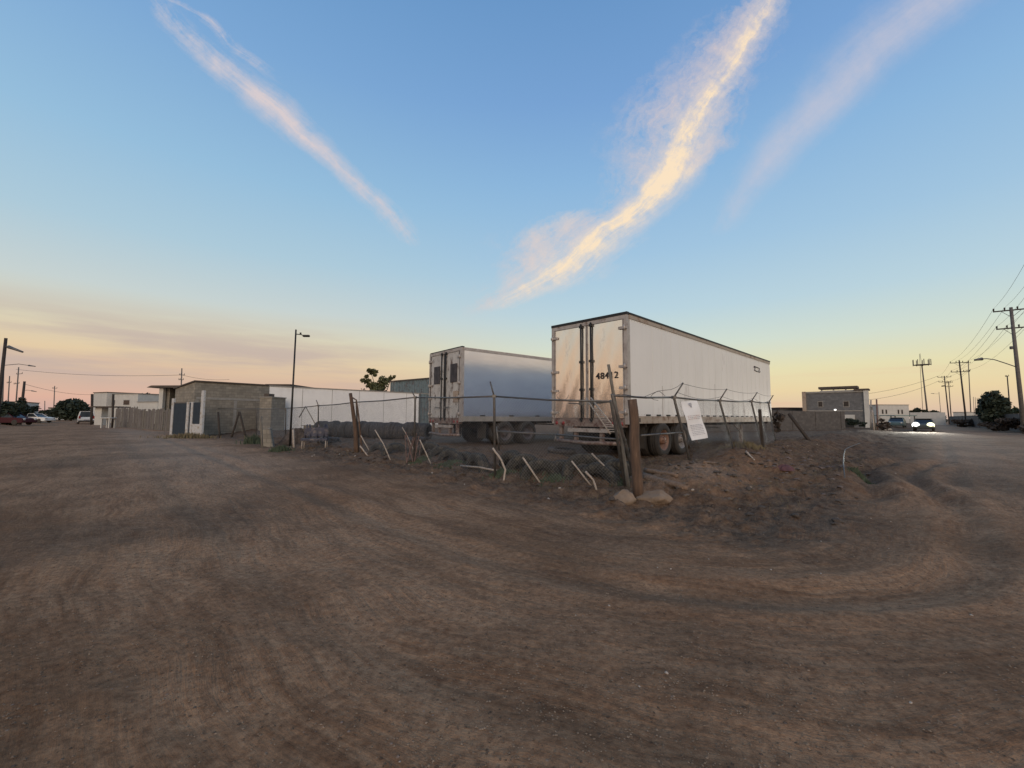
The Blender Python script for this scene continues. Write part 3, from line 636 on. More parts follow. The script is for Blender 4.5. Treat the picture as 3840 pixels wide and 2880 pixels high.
# ------------------------------------------------------------------ chain-link fences
def chain_fence(name, label, posts, arms, meshgaps, railbreak=()):
    """posts: (base, top) world points of consecutive posts; top carries the rail"""
    o0 = posts[0][0]; t = thing(name, label, 'fence', o0)
    rel = lambda p: Vector(p)-o0
    for k, (b, tp) in enumerate(posts):
        p = MB(); p.tube([rel(b)-Vector((0, 0, .15)), rel(tp), rel(tp)+Vector((0, 0, .03))], .030, 9)
        if arms.get(k): p.tube([rel(tp), rel(arms[k])], .019, 6); p.box(rel(tp), (.09, .09, .07))
        p.build('fence_post', 'galv', t)
    r = MB()
    for k in range(len(posts)-1):
        a, b = rel(posts[k][1]), rel(posts[k+1][1]); mid = (a+b)/2-Vector((0, 0, .025))
        r.tube([a, mid, b], .021, 8)
    r.build('top_rail', 'galv', t)
    w = MB(); rad = .0017
    def wire(p, q):
        d = (q-p); 
        if d.length < .02: return
        d.normalize(); s1 = d.cross(Vector((.3, .5, .8))).normalized()*rad; s2 = d.cross(s1).normalized()*rad
        vs = [p+s1, p-s1*.5+s2*.87, p-s1*.5-s2*.87, q+s1, q-s1*.5+s2*.87, q-s1*.5-s2*.87]
        w.add(vs, [(0, 1, 4, 3), (1, 2, 5, 4), (2, 0, 3, 5)])
    for k in range(len(posts)-1):
        if k in meshgaps: continue
        b0, t0, b1, t1 = rel(posts[k][0]), rel(posts[k][1]), rel(posts[k+1][0]), rel(posts[k+1][1])
        Lh = (b1-b0).length; Hh = ((t0-b0).length+(t1-b1).length)/2
        def pt(s, h):
            s = min(max(s, 0), 1); h = min(max(h, 0), 1); bb = b0.lerp(b1, s); tt = t0.lerp(t1, s)
            bul = math.sin(s*PI*3)*.03*math.sin(h*PI)
            return bb.lerp(tt, h)+Vector((bul, -bul, 0))
        step = .075; n_ = int((Lh+Hh)/step)
        for i in range(-int(Hh/step), int(Lh/step)+1):
            s0 = i*step
            for sg in (1, -1):
                h0 = 0.0; xs = s0 if sg == 1 else s0+Hh
                # line s = xs + sg*h
                pts = []
                for q in range(7):
                    h = q/6*Hh; s_ = xs+sg*h
                    if 0 <= s_ <= Lh: pts.append(pt(s_/Lh, h/Hh))
                for q in range(len(pts)-1): wire(pts[q], pts[q+1])
    w.build('wire_mesh', 'wire', t)
    return t, rel
def post(bx, by, tx, ty, dt=None):
    b = gp(bx, by); return b, at(tx, ty, dt or b.y)
Lp = [post(2348, 1822, 2292, 1506), post(1857, 1788, 1853, 1486), post(1553, 1733, 1557, 1490), post(1345, 1695, 1336, 1508)]
d4 = 19.5
for (px, ty, d) in ((1197, 1521, 19.5), (1075, 1531, 23.0), (965, 1533, 27.0), (820, 1532, 31.0)):
    b = base(px, d); Lp.append((b, at(px-3, ty, d)))
armsL = {1: at(1838, 1431, Lp[1][1].y), 2: at(1545, 1468, Lp[2][1].y), 4: at(1186, 1500, 19.5)}
LF, relL = chain_fence('chain_link_fence', 'long rusty chain-link fence along the left yard edge, before the silver trailer', Lp, armsL, (6,))
mr_ = MB(); a = gp(1857, 1788); pa = at(1865, 1618, Lp[1][0].y-.05); pb = at(2083, 1630, Lp[0][0].y+1.2)
mr_.tube([relL(pa), relL(pb)], .02, 7); mr_.tube([relL(at(1862, 1600, Lp[1][0].y-.05)), relL(at(1872, 1690, Lp[1][0].y))], .02, 6); mr_.tube([relL(pb), relL(at(2083, 1660, pb.y))], .025, 6); mr_.tube([relL(pb), relL(at(2348, 1650, Lp[0][0].y+.05))], .02, 7)
mr_.build('middle_rail', 'galv', LF)
def gpd(px, d): return base(px, d)
Rp = [(gpd(2392, 7.75), at(2296, 1483, 7.9)), (gpd(2590, 9.6), at(2527, 1490, 9.6)), (gpd(2752, 12.0), at(2698, 1502, 12)), (gpd(2858, 14.2), at(2817, 1505, 14.2)), (gpd(2905, 16.0), at(2882, 1510, 16))]
armsR = {1: at(2562, 1436, 9.5), 2: at(2726, 1458, 11.9), 3: at(2840, 1471, 14.1), 4: at(2900, 1482, 15.9)}
RF, relR = chain_fence('chain_link_fence', 'shorter chain-link fence with outward-bent arms in front of the white trailer side', Rp, armsR, (0,))
mr_ = MB(); mr_.tube([relR(at(2405, 1633, 8.3)), relR(at(2560, 1622, 9.6))], .02, 7); mr_.build('middle_rail', 'galv', RF)
bw = MB()
for k in (1, 2, 3):
    for fr in (.35, .95):
        p = relR(Rp[k][1]).lerp(relR(armsR[k]), fr); q = relR(Rp[k+1][1]).lerp(relR(armsR[k+1]), fr)
        pts = [p.lerp(q, i/8)-Vector((0, 0, math.sin(i/8*PI)*.10*(1.5-fr))) for i in range(9)]
        bw.tube(pts, .0045, 4)
for (c, r_, ph) in (((2470, 1485), .14, 0), ((2110, 1485), .12, 2)):
    cc = relR(at(c[0], c[1], 8.8)); bw.tube([cc+Vector((r_*math.cos(q*.45+ph), .1*math.sin(q), r_*math.sin(q*.45+ph)*.7)) for q in range(11)], .005, 4)
p = relR(Rp[0][1]); q = relR(armsR[1]); bw.tube([p.lerp(q, i/10)-Vector((0, 0, math.sin(i/10*PI)*.12-.12*math.sin(i*1.3)*.3)) for i in range(11)], .005, 4)
bw.build('barbed_wire', 'cable', RF)
# posts and poles near the corner
def staff(name, label, cat, pts, r, m, group=None, r1=None, n=8, jit=.15, bury=.12):
    """pts: world points base first"""
    b = Vector(pts[0]); t = MB(); loc = [Vector(p)-b for p in pts]
    d = (loc[1]-loc[0]).normalized(); loc[0] = loc[0]-d*bury
    L_ = [loc[0]]
    for i in range(1, len(loc)):
        for k in (1, 2, 3): L_.append(loc[i-1].lerp(loc[i], k/3)+Vector((rnd.uniform(-1, 1), 0, rnd.uniform(-1, 1)))*r*.12)
    t.tube(L_, r, n, r1, jit=jit); o = t.build(name, m, None, b); return tag(o, label, cat, group)
b = gp(2393, 1868)
staff('wooden_post', 'thick weathered brown wooden post standing between two rocks at the fence corner', 'post', [b, at(2380, 1640, b.y+.03), at(2372, 1497, b.y+.05)], .092, 'wood', r1=.078, n=14, jit=.06)
b = gp(2356, 1828)
staff('leaning_pole', 'tall thin grey pole leaning left beside the thick corner post, in front of 48412', 'pole', [b, at(2330, 1650, b.y+.05), at(2281, 1366, b.y+.1)], .043, 'greywood', r1=.03)
b = gp(2855, 1700); b = base(2857, 13.0)
staff('wooden_post', 'short dark square timber post in front of the far end of the white trailer', 'post', [b, at(2848, 1535, 12.95)], .055, 'darkwood', n=4)
b = base(3035, 17.5)
staff('leaning_timber', 'dark timber leaning left in the open dirt between the trailers and the far wall', 'timber', [b, at(2958, 1552, 18.2)], .07, 'darkwood')
b = gp(1382, 1712); b = Vector((Lp[3][0].x-.25, Lp[3][0].y-.3, Lp[3][0].z))
staff('wooden_post', 'gnarled brown wooden post leaning left among the left fence, top free of the rail', 'post', [b+Vector((.28, 0, 0)), at(1331, 1600, b.y), at(1314, 1475, b.y)], .085, 'wood', r1=.06, n=10, jit=.3)
b = base(1362, Lp[3][0].y-.5)
staff('forked_branch', 'thin forked brown branch leaning on the gnarled wooden post', 'branch', [b, at(1345, 1560, b.y), at(1336, 1500, b.y), at(1320, 1490, b.y)], .035, 'wood', r1=.022)
# pale stakes leaning at the left fence
def stake(label, pix, r=.022, m='stick', dd=.0, d=None):
    b = gp(*pix[0]) if d is None else base(pix[0][0], d)
    pts = [b]+[at(x, y, b.y+dd) for x, y in pix[1:]]
    staff('leaning_stake', label, 'stake', pts, r*.82, m, 'pale stakes leaning at the yard edge', bury=.05)
stake('pale stake with a slight kink, left of the rusty rods at the silver trailer', [(1464, 1725), (1438, 1665), (1406, 1612)])
stake('pale stake whose foot meets the left side of the rusty rods', [(1552, 1690), (1530, 1640), (1508, 1602)], .02)
stake('pale stake leaning left just right of the rusty rods', [(1616, 1741), (1596, 1695), (1574, 1649)], .02)
stake('bent pale stake curving beside the tall metal fence post', [(1889, 1802), (1895, 1762), (1880, 1725), (1848, 1680)], .026)
stake('single straight pale stake leaning left above the tyres right of the bent one', [(2026, 1812), (1960, 1714)], .024)
stake('pale stake leaning left, longer one of the close pair in front of the buried tyres', [(2214, 1818), (2144, 1729)], .02)
stake('pale stake leaning left, shorter one of the close pair in front of the buried tyres', [(2237, 1837), (2225, 1800), (2196, 1768)], .024)
stake('longest pale stake leaning left just left of the leaning grey pole', [(2329, 1812), (2219, 1700)], .022)
stake('pale stake leaning on the foot of the gnarled wooden post, upper one', [(1389, 1697), (1353, 1633)], .022)
stake('thick pale stake leaning low at the foot of the gnarled wooden post', [(1379, 1710), (1350, 1672)], .03)
b1, b2 = gp(1728, 1752), gp(1874, 1772)
o = MB(); o.tube([Vector((0, 0, .035)), (b2-b1)*.5+Vector((0, 0, .06)), (b2-b1)+Vector((0, 0, .03))], .024, 8); tag(o.build('fallen_stake', 'stick', None, b1), 'pale stake lying flat on the dirt left of the bent stake', 'stake', 'pale stakes leaning at the yard edge')
rr_ = random.Random(3)
tr = thing('rusty_rods', 'bundle of thin rusty pinkish rods stuck upright at the fence near the silver trailer', 'rods', gp(1550, 1728))
for k in range(7):
    o = MB(); x = rr_.uniform(-.35, .25); y = rr_.uniform(-.15, .15); o.tube([(x, y, -.05), (x+rr_.uniform(-.25, .25), y, rr_.uniform(.5, .95))], .012, 5); o.build('rod', 'pinkstick', tr)
# white rack leaning at trailer door
b = gp(2318, 1700, .2); pb = at(2306, 1628, 9.3); pt_ = at(2206, 1492, 10.0)
t = thing('slatted_rack', 'pale slatted metal rack leaning against the rear doors of the white trailer', 'rack', pb)
dv = (pt_-pb); sv = Vector((.70, -.71, 0)).normalized()*.24
for sgn in (-.5, .5):
    o = MB(); o.tube([sv*sgn, dv+sv*sgn*.6], .018, 6); o.build('side_bar', 'stick', t)
for k in range(11):
    f_ = .06+k*.062; o = MB(); o.tube([dv*f_+sv*.5*(1-.3*f_), dv*f_-sv*.5*(1-.3*f_)], .014, 5); o.build('slat', 'stick', t)
# white sign board tied to the fence
dS = 9.75
q = [at(2552, 1506, dS), at(2613, 1502, dS+.30), at(2654, 1642, dS+.30), at(2594, 1652, dS)]
t = thing('notice_board', 'long white notice sheet hanging askew on the fence before the white trailer', 'sign', q[3])
o = MB(); nn = (q[1]-q[0]).cross(q[3]-q[0]).normalized()*.006
nx_ = 8; ny_ = 14; vs = []
for s_ in (-1, 1):
    for j in range(ny_+1):
        for i in range(nx_+1):
            a_ = q[0].lerp(q[1], i/nx_); b_ = q[3].lerp(q[2], i/nx_); p = a_.lerp(b_, j/ny_)-q[3]
            vs.append(p+nn*s_+nn*2.2*math.sin(j*.7+i*.35))
K = (nx_+1)*(ny_+1); fs = []
for j in range(ny_):
    for i in range(nx_):
        a0 = j*(nx_+1)+i; fs += [(a0, a0+1, a0+nx_+2, a0+nx_+1), (K+a0+nx_+1, K+a0+nx_+2, K+a0+1, K+a0)]
o.add(vs, fs, True); o.build('sheet', 'sign', t)
def onsheet(u_, v_): return q[0].lerp(q[1], u_).lerp(q[3].lerp(q[2], u_), v_)-q[3]
nrm = nn.normalized(); 
if nrm.y > 0: nrm = -nrm
def strip(mb, u0, u1, v0, v1):
    mb.add([onsheet(u0, v0)+nrm*.024, onsheet(u1, v0)+nrm*.024, onsheet(u1, v1)+nrm*.024, onsheet(u0, v1)+nrm*.024], [(0, 1, 2, 3)])
lines = MB(); red = MB(); rs_ = random.Random(4)
for v_ in (.38, .42, .46, .62, .66, .70, .74, .79, .83, .87):
    u_ = .12
    while u_ < .85:
        l_ = rs_.uniform(.05, .14); strip(red if (rs_.random() < .3 and v_ < .6) else lines, u_, min(u_+l_, .9), v_, v_+.013); u_ += l_+.035
strip(lines, .42, .56, .05, .12); strip(lines, .46, .54, .12, .17)
lines.build('printed_line', 'signink', t); red.build('printed_line', 'signpink', t)
# rocks, logs
def rock(name, label, cat, loc, dims, m, rz=0, seed=0, group=None, sub=2, rough=.22):
    import bmesh
    bm = bmesh.new(); bmesh.ops.create_icosphere(bm, subdivisions=sub, radius=1); r = random.Random(seed); off = [Vector((r.uniform(-1, 1), r.uniform(-1, 1), r.uniform(-1, 1))).normalized() for _ in range(14)]; dep = [r.uniform(.55, .85) for _ in off]
    for v in bm.verts:
        c = v.co.copy()
        for nrm_, d_ in zip(off, dep):
            k = c.dot(nrm_)
            if k > d_: c -= nrm_*(k-d_)*.97
        c *= 1+(math.sin(c.x*5+seed)*math.sin(c.y*6)*math.sin(c.z*5))*rough*.4
        v.co = Vector((c.x*dims[0], c.y*dims[1], c.z*dims[2]))
    me = bpy.data.meshes.new(name); bm.to_mesh(me); bm.free(); me.materials.append(M[m])
    me.polygons.foreach_set('use_smooth', [False]*len(me.polygons))
    o = bpy.data.objects.new(name, me); COL.objects.link(o); o.location = loc; o.rotation_euler = (0, 0, rz); return tag(o, label, cat, group)
b = gp(2345, 1885); rock('rock', 'tan squared rock left of the thick corner post', 'rock', b+Vector((0, .08, .04)), (.25, .2, .17), 'rock', .2, 3, sub=4)
b = gp(2472, 1888); rock('rock', 'broad tan rock lying right of the thick corner post', 'rock', b+Vector((0, .08, .04)), (.38, .22, .18), 'rock', -.1, 8, sub=4)
def log(label, pa, pb, r, seed, m='log'):
    v = pb-pa; o = MB(); r__ = random.Random(seed)
    pts = [v*(k/6)+Vector((r__.uniform(-1, 1), r__.uniform(-1, 1), r__.uniform(-1, 1)))*r*.2 for k in range(7)]
    o.tube(pts, r, 9, r*.7, jit=.35); tag(o.build('log', m, None, pa), label, 'log', 'old logs and branches on the mound')
log('thick split log lying above the broad rock', gp(2420, 1800)+Vector((0, .1, .05)), gp(2570, 1840)+Vector((0, 0, .05)), .075, 1)
log('flat split log stacked behind the thick one on the mound', gp(2425, 1775)+Vector((0, .1, .05)), gp(2540, 1795)+Vector((0, 0, .06)), .05, 2)
log('short branch stub on top of the mound right of the corner post', gp(2510, 1745)+Vector((0, 0, .03)), gp(2545, 1765)+Vector((0, 0, .03)), .025, 3)
log('pale broken plank end on the mound crest below the notice sheet', gp(2640, 1738)+Vector((0, 0, .03)), gp(2690, 1742)+Vector((0, 0, .03)), .03, 4)
log('pale plank sticking from the dirt right of the notice sheet', gp(2798, 1708)+Vector((0, 0, .10)), gp(2830, 1728)+Vector((0, 0, .01)), .026, 5, 'stick')
# bent hoop rod at the rut
pts = [gp(3170, 1690)+Vector((0, 0, .05)), gp(3165, 1715)+Vector((0, 0, .10)), gp(3163, 1750)+Vector((0, 0, .08)), gp(3168, 1795)+Vector((0, 0, .02))]
b = pts[0]; o = MB(); o.tube([at(3225, 1662, b.y+.6)-b, at(3190, 1675, b.y+.3)-b]+[p-b for p in pts], .014, 6); tag(o.build('bent_pipe', 'galv', None, b), 'curved grey pipe lying along the edge of the rut at right', 'pipe')
# stones
def scatter(name, label, cat, group, n_, ufun, size, m, seed, flat=.6):
    r = random.Random(seed); protos = []
    for k in range(n_):
        u_, v_ = ufun(r); x, y = XY(u_, v_); s_ = r.uniform(*size)
        if k < 5: o = rock(name, label, cat, (0, 0, 0), (1, .8, flat), m, 0, k+seed, group, 1 if size[1] < .06 else 2); protos.append(o)
        else: o = protos[k % 5].copy(); COL.objects.link(o)
        o.scale = (s_, s_, s_); o.rotation_euler = (0, 0, r.uniform(0, 6)); o.location = (x, y, gz(x, y)+s_*flat*.35)
scatter('pale_stone', 'small pale stone lying on the dirt around the yard edge', 'stone', 'small pale stones on the dirt', 46, lambda r: (r.uniform(-1.6, .6), r.uniform(.5, 16)) if r.random() < .6 else (r.uniform(.5, 13), r.uniform(-3, .4)), (.018, .045), 'stone', 21)
scatter('pebble', 'tiny pale pebble on the open dirt road', 'pebble', 'tiny pebbles on the road', 60, lambda r: (r.uniform(-6.5, 6), r.uniform(-8, -1.5)), (.006, .016), 'stone', 5)
scatter('dirt_clod', 'brown clod of earth on the churned berm', 'clod', 'earth clods on the berm', 230, lambda r: (r.uniform(-.9, .4), r.uniform(0, 14)) if r.random() < .4 else (r.uniform(.3, 12), r.uniform(-2.7, .8)), (.03, .09), 'clod', 33, .55)
scatter('broken_brick', 'broken grey-brown lump in the rubbish strewn on the berm right of the corner', 'rubble', 'rubble lumps on the right berm', 60, lambda r: (r.uniform(2.8, 10), r.uniform(-2.4, -.2)), (.03, .10), 'rubblelump', 61, .5)
scatter('dirt_clod', 'tan clod of earth on the pale mound right of the thick post', 'clod', 'tan clods on the pale mound', 90, lambda r: (r.gauss(2.0, .9), r.gauss(-.45, .45)), (.015, .06), 'tanclod', 71, .6)
# ------------------------------------------------------------------ tyres
def tyre_mesh(R_=.48, w=.26, n_=30):
    t = MB(); pr = [(.55, .42), (.58, .49), (.75, .55), (.90, .52), (.97, .42), (1.0, .3), (1.0, .12), (.975, .1), (.975, -.1), (1.0, -.12), (1.0, -.3), (.97, -.42), (.90, -.52), (.75, -.55), (.58, -.49), (.55, -.42)]
    t.lathe([(r*R_, h*w) for r, h in pr], n_); return t
tp = tyre_mesh().build('buried_tyre', 'tyrebarrier')
r = random.Random(12)
spots = [(2250, 1800), (2190, 1775), (2110, 1780), (2030, 1790), (1968, 1770), (1925, 1745), (1790, 1760), (1745, 1730), (1690, 1735), (1655, 1712), (1610, 1700), (1480, 1700), (1420, 1690), (2270, 1760), (2320, 1790)]
lab = ['half-buried muddy tyre under the close pair of pale stakes', 'half-buried muddy tyre behind the close pair of pale stakes', 'widest half-buried muddy tyre left of the close pair of pale stakes', 'half-buried muddy tyre right of the single straight stake foot', 'half-buried muddy tyre touched by the single straight stake', 'half-buried muddy tyre right of the bent stake', 'half-buried muddy tyre above the fallen stake', 'half-buried muddy tyre above the left end of the fallen stake', 'half-buried muddy tyre left of the fallen stake', 'half-buried muddy tyre one place left again of the fallen stake', 'half-buried muddy tyre just right of the rusty rods', 'half-buried muddy tyre just left of the rusty rods', 'half-buried muddy tyre left of the kinked stake', 'half-buried muddy tyre behind the longest pale stake', 'half-buried muddy tyre beside the leaning grey pole foot']
for k, (px, py) in enumerate(spots):
    o = tp if k == 0 else tp.copy()
    if k: COL.objects.link(o)
    b = gp(px, py); o.location = b+Vector((0, .05, -.05-.15*r.random()))
    o.rotation_euler = (r.uniform(-.35, .1), r.uniform(0, 3), -PI/4+r.uniform(-.25, .9)); tag(o, lab[k], 'tyre', 'half-buried tyres along the fence')
tp2 = tyre_mesh(.44, .27, 26).build('truck_tyre', 'oldtyre')
A_, B_ = base(1205, 22.8), base(1600, 20.8); dv = B_-A_; n_ = 27
lb2 = ['old truck tyre standing in the long row before the whitewashed wall']
for k in range(n_):
    o = tp2 if k == 0 else tp2.copy()
    if k: COL.objects.link(o)
    f_ = k/(n_-1); p = A_+dv*f_; o.location = (p.x, p.y+r.uniform(-.04, .04), p.z+.40+r.uniform(-.05, .04))
    o.rotation_euler = (r.uniform(-.1, .1), r.uniform(0, 3), math.atan2(dv.y, dv.x)-PI/2+r.uniform(-.12, .12))
    o.scale = (1, 1, 1)*1 if False else (r.uniform(.92, 1.04),)*3
    tag(o, lb2[0], 'tyre', 'truck tyres standing in a row')
for k, (px, d, lb, la) in enumerate([(1560, 17.5, 'old tyre lying flat near the foot of the silver trailer', 0), (2105, 12.6, 'tyre lying under the rear of the white trailer', 0), (1240, 19.5, 'old tyre lying on the ground behind the blue metal frame', 0)]):
    o = tp2.copy(); COL.objects.link(o); b = base(px, d); o.location = b+Vector((0, 0, .13)); o.rotation_euler = (PI/2+.08, 0, k); tag(o, lb, 'tyre', 'loose tyres in the yard')
# big tractor-like tyre / drum beside column at trailer 2

#%%REST%%
# ------------------------------------------------------------------ trees and brush
def leafcloud(mb, c, rad, n, ls, r, clumps=9, sq=.8):
    cs = []
    for k in range(clumps):
        while True:
            p = Vector((r.uniform(-1, 1), r.uniform(-1, 1), r.uniform(-1, 1)))
            if p.length < 1: break
        cs.append((Vector((p.x*rad[0]*.85, p.y*rad[1]*.8, p.z*rad[2]*.8)), r.uniform(.2, .44)))
    for k in range(n):
        cc, s_ = cs[r.randrange(len(cs))]
        d = Vector((r.gauss(0, 1), r.gauss(0, 1), r.gauss(0, 1))).normalized()*(r.random()**.45)
        p = Vector(c)+cc+Vector((d.x*rad[0]*s_, d.y*rad[1]*s_, d.z*rad[2]*s_*sq))
        a = Vector((r.gauss(0, 1), r.gauss(0, 1), r.gauss(0, 1))).normalized(); b = a.cross(Vector((r.gauss(0, 1), r.gauss(0, 1), r.gauss(0, 1)))).normalized()
        l_ = ls*r.uniform(.6, 1.3); mb.add([p-a*l_, p+b*l_*.45, p+a*l_, p-b*l_*.45], [(0, 1, 2, 3)])
def tree(name, label, loc, h, rad, m, seed, n=1500, ls=.16, cz=.62, clumps=10, group=None):
    r = random.Random(seed); t = thing(name, label, 'tree' if 'tree' in name else 'bush', loc, 0, group)
    tr = MB(); top = Vector((r.uniform(-.2, .2), 0, h*cz)); tr.tube([(0, 0, -.1), top*.5+Vector((r.uniform(-.1, .1), 0, 0)), top], h*.03, 8, h*.015)
    for k in range(6):
        q = r.uniform(0, 6.3); st = top*r.uniform(.4, .95); tr.tube([st, st+Vector((math.cos(q)*rad[0]*.4, math.sin(q)*rad[1]*.4, rad[2]*.35)), st+Vector((math.cos(q)*rad[0]*.7, math.sin(q)*rad[1]*.7, rad[2]*.8))], h*.012, 5, h*.004)
    tr.build('trunk', 'bark', t)
    cr = MB(); leafcloud(cr, (0, 0, h-rad[2]), rad, n, ls, r, clumps)
    if name != 'yard_tree':
        for q in range(int(n*.8)):
            d_ = Vector((r.gauss(0, 1), r.gauss(0, 1), r.gauss(0, 1))).normalized()*r.uniform(.55, .93); p = Vector((d_.x*rad[0], d_.y*rad[1], h-rad[2]+d_.z*rad[2]))
            a = Vector((r.gauss(0, 1), r.gauss(0, 1), r.gauss(0, 1))).normalized(); b = a.cross(Vector((r.gauss(0, 1), r.gauss(0, 1), r.gauss(0, 1)))).normalized(); l_ = ls*r.uniform(.7, 1.4); cr.add([p-a*l_, p+b*l_*.5, p+a*l_, p-b*l_*.5], [(0, 1, 2, 3)])
    cr.build('crown', m, t); return t
def ptree(name, label, px, d, ytop, wpx, m, seed, n=1500, ls=None, squat=1.0, **k):
    b = base(px, d); tp = at(px, ytop, d); h = tp.z-b.z; w = wpx/F*d/2
    return tree(name, label, b, h, (w, w*.9, min(h*.5*squat, h*.49)), m, seed, n, ls or max(.06, w*.09), **k)
def bush(label, px, d, ytop, wpx, m, seed, n=700, name='bush', group=None, ls=None):
    b = base(px, d); tp = at(px, ytop, d); h = max(.2, tp.z-b.z); w = wpx/F*d/2; r = random.Random(seed)
    o = MB(); leafcloud(o, (0, 0, h*.5), (w, min(w, 1.2), h*.5), n, ls or max(.04, h*.09), r, 9)
    return tag(o.build(name, m, None, b), label, 'bush', group)
# ------------------------------------------------------------------ walls and buildings
def frame2(pa, pb):
    d = Vector((pb.x-pa.x, pb.y-pa.y, 0)); return math.atan2(d.y, d.x), d.length
def wallthing(name, label, cat, pa, pb, h, th, m, cap=None, pillars=None):
    rz, L_ = frame2(pa, pb); t = thing(name, label, cat, pa, rz)
    o = MB(); o.b2((0, 0, -.4), (L_, th, h)); o.build('wall', m, t)
    if cap: o = MB(); o.b2((-.03, -.04, h), (L_+.03, th+.04, h+.09)); o.build('coping', cap, t)
    if pillars:
        for x in pillars: o = MB(); o.b2((x*L_-.1, -.05, -.4), (x*L_+.1, -.003, h-.02)); o.build('pillar', m if cap is None else cap, t)
    return t, L_
# whitewashed wall at the back of the yard
WA, WB = Vector((*XY(0, 33.8), 0)), None
pA = base(1008, 33.0); dirU = Vector((AX[0], AX[1], 0))
pEnd = pA+dirU*19.5; pEnd.z = pA.z
wt, wl = wallthing('yard_wall', 'long whitewashed wall closing the back of the yard behind the tyres', 'wall', pA, pEnd, 3.72-pA.z, .2, 'whitewall', 'concrete')
hh = 3.72-pA.z
for k in range(1, 8): o = MB(); o.b2((k*wl/8-.015, -.012, .05), (k*wl/8+.015, -.002, hh-.03)); o.build('joint_line', 'concrete', wt)
o = MB(); o.b2((wl*.74, -.03, hh-.95), (wl*.9, -.004, hh-.05)); o.build('bare_block_patch', 'block', wt)
# cinder block house in front of the wall
pb_ = base(724, 29.6); rz, L_ = frame2(base(724, 29.6), base(1014, 34.2))
t = thing('block_house', 'unfinished grey cinder-block house left of the whitewashed wall', 'house', pb_, rz); Lh = (base(1014, 34.2)-pb_).length
o = MB(); zt = at(724, 1431, 29.6).z-pb_.z; z2 = at(1012, 1447, 34.2).z-pb_.z
o.add([(0, 0, -.4), (Lh, 0, -.4), (Lh, 0, z2), (0, 0, zt), (0, 3.2, -.4), (Lh, 3.2, -.4), (Lh, 3.2, z2-.3), (0, 3.2, zt-.42)], [(0, 1, 2, 3), (1, 5, 6, 2), (5, 4, 7, 6), (4, 0, 3, 7), (3, 2, 6, 7)])
o.build('wall', 'block', t)
o = MB(); o.add([(-.1, -.12, zt+.002), (Lh+.15, -.12, z2+.002), (Lh+.15, -.12, z2+.09), (-.1, -.12, zt+.09), (-.1, 3.3, zt-.42), (Lh+.15, 3.3, z2-.3), (Lh+.15, 3.3, z2-.21), (-.1, 3.3, zt-.33)], [(0, 1, 2, 3), (1, 5, 6, 2), (5, 4, 7, 6), (4, 0, 3, 7), (3, 2, 6, 7), (4, 5, 1, 0)]); o.build('roof', 'slab', t)
for zz_ in (zt-1.25, ): o = MB(); o.b2((.1, -.03, zz_), (Lh-.1, -.002, zz_+.16)); o.build('bond_beam', 'concrete', t)
for xx in (.03, .5, .97): o = MB(); o.b2((xx*Lh-.11, -.022, -.3), (xx*Lh+.11, -.003, zt-1.27)); o.build('column', 'concrete', t)
# lower lean-to block right of house
pa_, pc_ = base(1016, 31.5), base(1068, 33.0)
rz, Lk = frame2(pa_, pc_); t = thing('block_shed', 'low flat cinder-block shed beside the whitewashed wall with a dark opening above', 'shed', pa_, rz)
zs = at(1020, 1488, 30.2).z-pa_.z
o = MB(); o.b2((0, 0, -.4), (Lk, 1.0, zs)); o.build('wall', 'block', t)
o = MB(); o.b2((-.05, -.05, zs), (Lk+.05, 1.05, zs+.07)); o.build('roof', 'concrete', t)
o = MB(); o.b2((.05, .3, zs+.07), (Lk*.42, .7, zs+.3)); o.build('roof_box', 'slab', t)
# rooftop pale shed with dark slab
pa_ = at(1012, 1484, 38.0); pc_ = at(1090, 1484, 38.0); t = thing('pale_roof_room', 'pale blue-white room with thin dark flat roof rising behind the cinder-block shed', 'building', Vector((pa_.x, 38, gz(pa_.x, 38))), 0)
w_ = pc_.x-pa_.x; zr = at(1050, 1448, 38).z-t.location.z
o = MB(); o.b2((0, 0, -.2), (w_, 4, zr)); o.build('wall', 'whitemetal', t)
o = MB(); o.b2((-.25, -.4, zr), (w_+.15, 4.2, zr+.16)); o.build('roof', 'slab', t)
o = MB(); o.b2((w_*.45, -.03, zr-.75), (w_*.75, -.004, zr-.5)); o.build('window', 'glass', t)
pa_ = at(1090, 1453, 39.5); pc_ = at(1186, 1458, 41.5); zb_ = gz(pa_.x, 39.5)
t = thing('flat_canopy', 'thin dark flat canopy slab showing above the left end of the whitewashed wall', 'canopy', Vector((pa_.x, 39.5, zb_)), 0)
o = MB(); o.b2((0, 0, pa_.z-zb_-.13), (pc_.x-pa_.x, 2.5, pa_.z-zb_)); o.build('slab', 'slab', t)
for xx in (.1, pc_.x-pa_.x-.1): o = MB(); o.b2((xx-.06, .2, -.2), (xx+.06, .32, pa_.z-zb_-.13)); o.build('post', 'concrete', t)
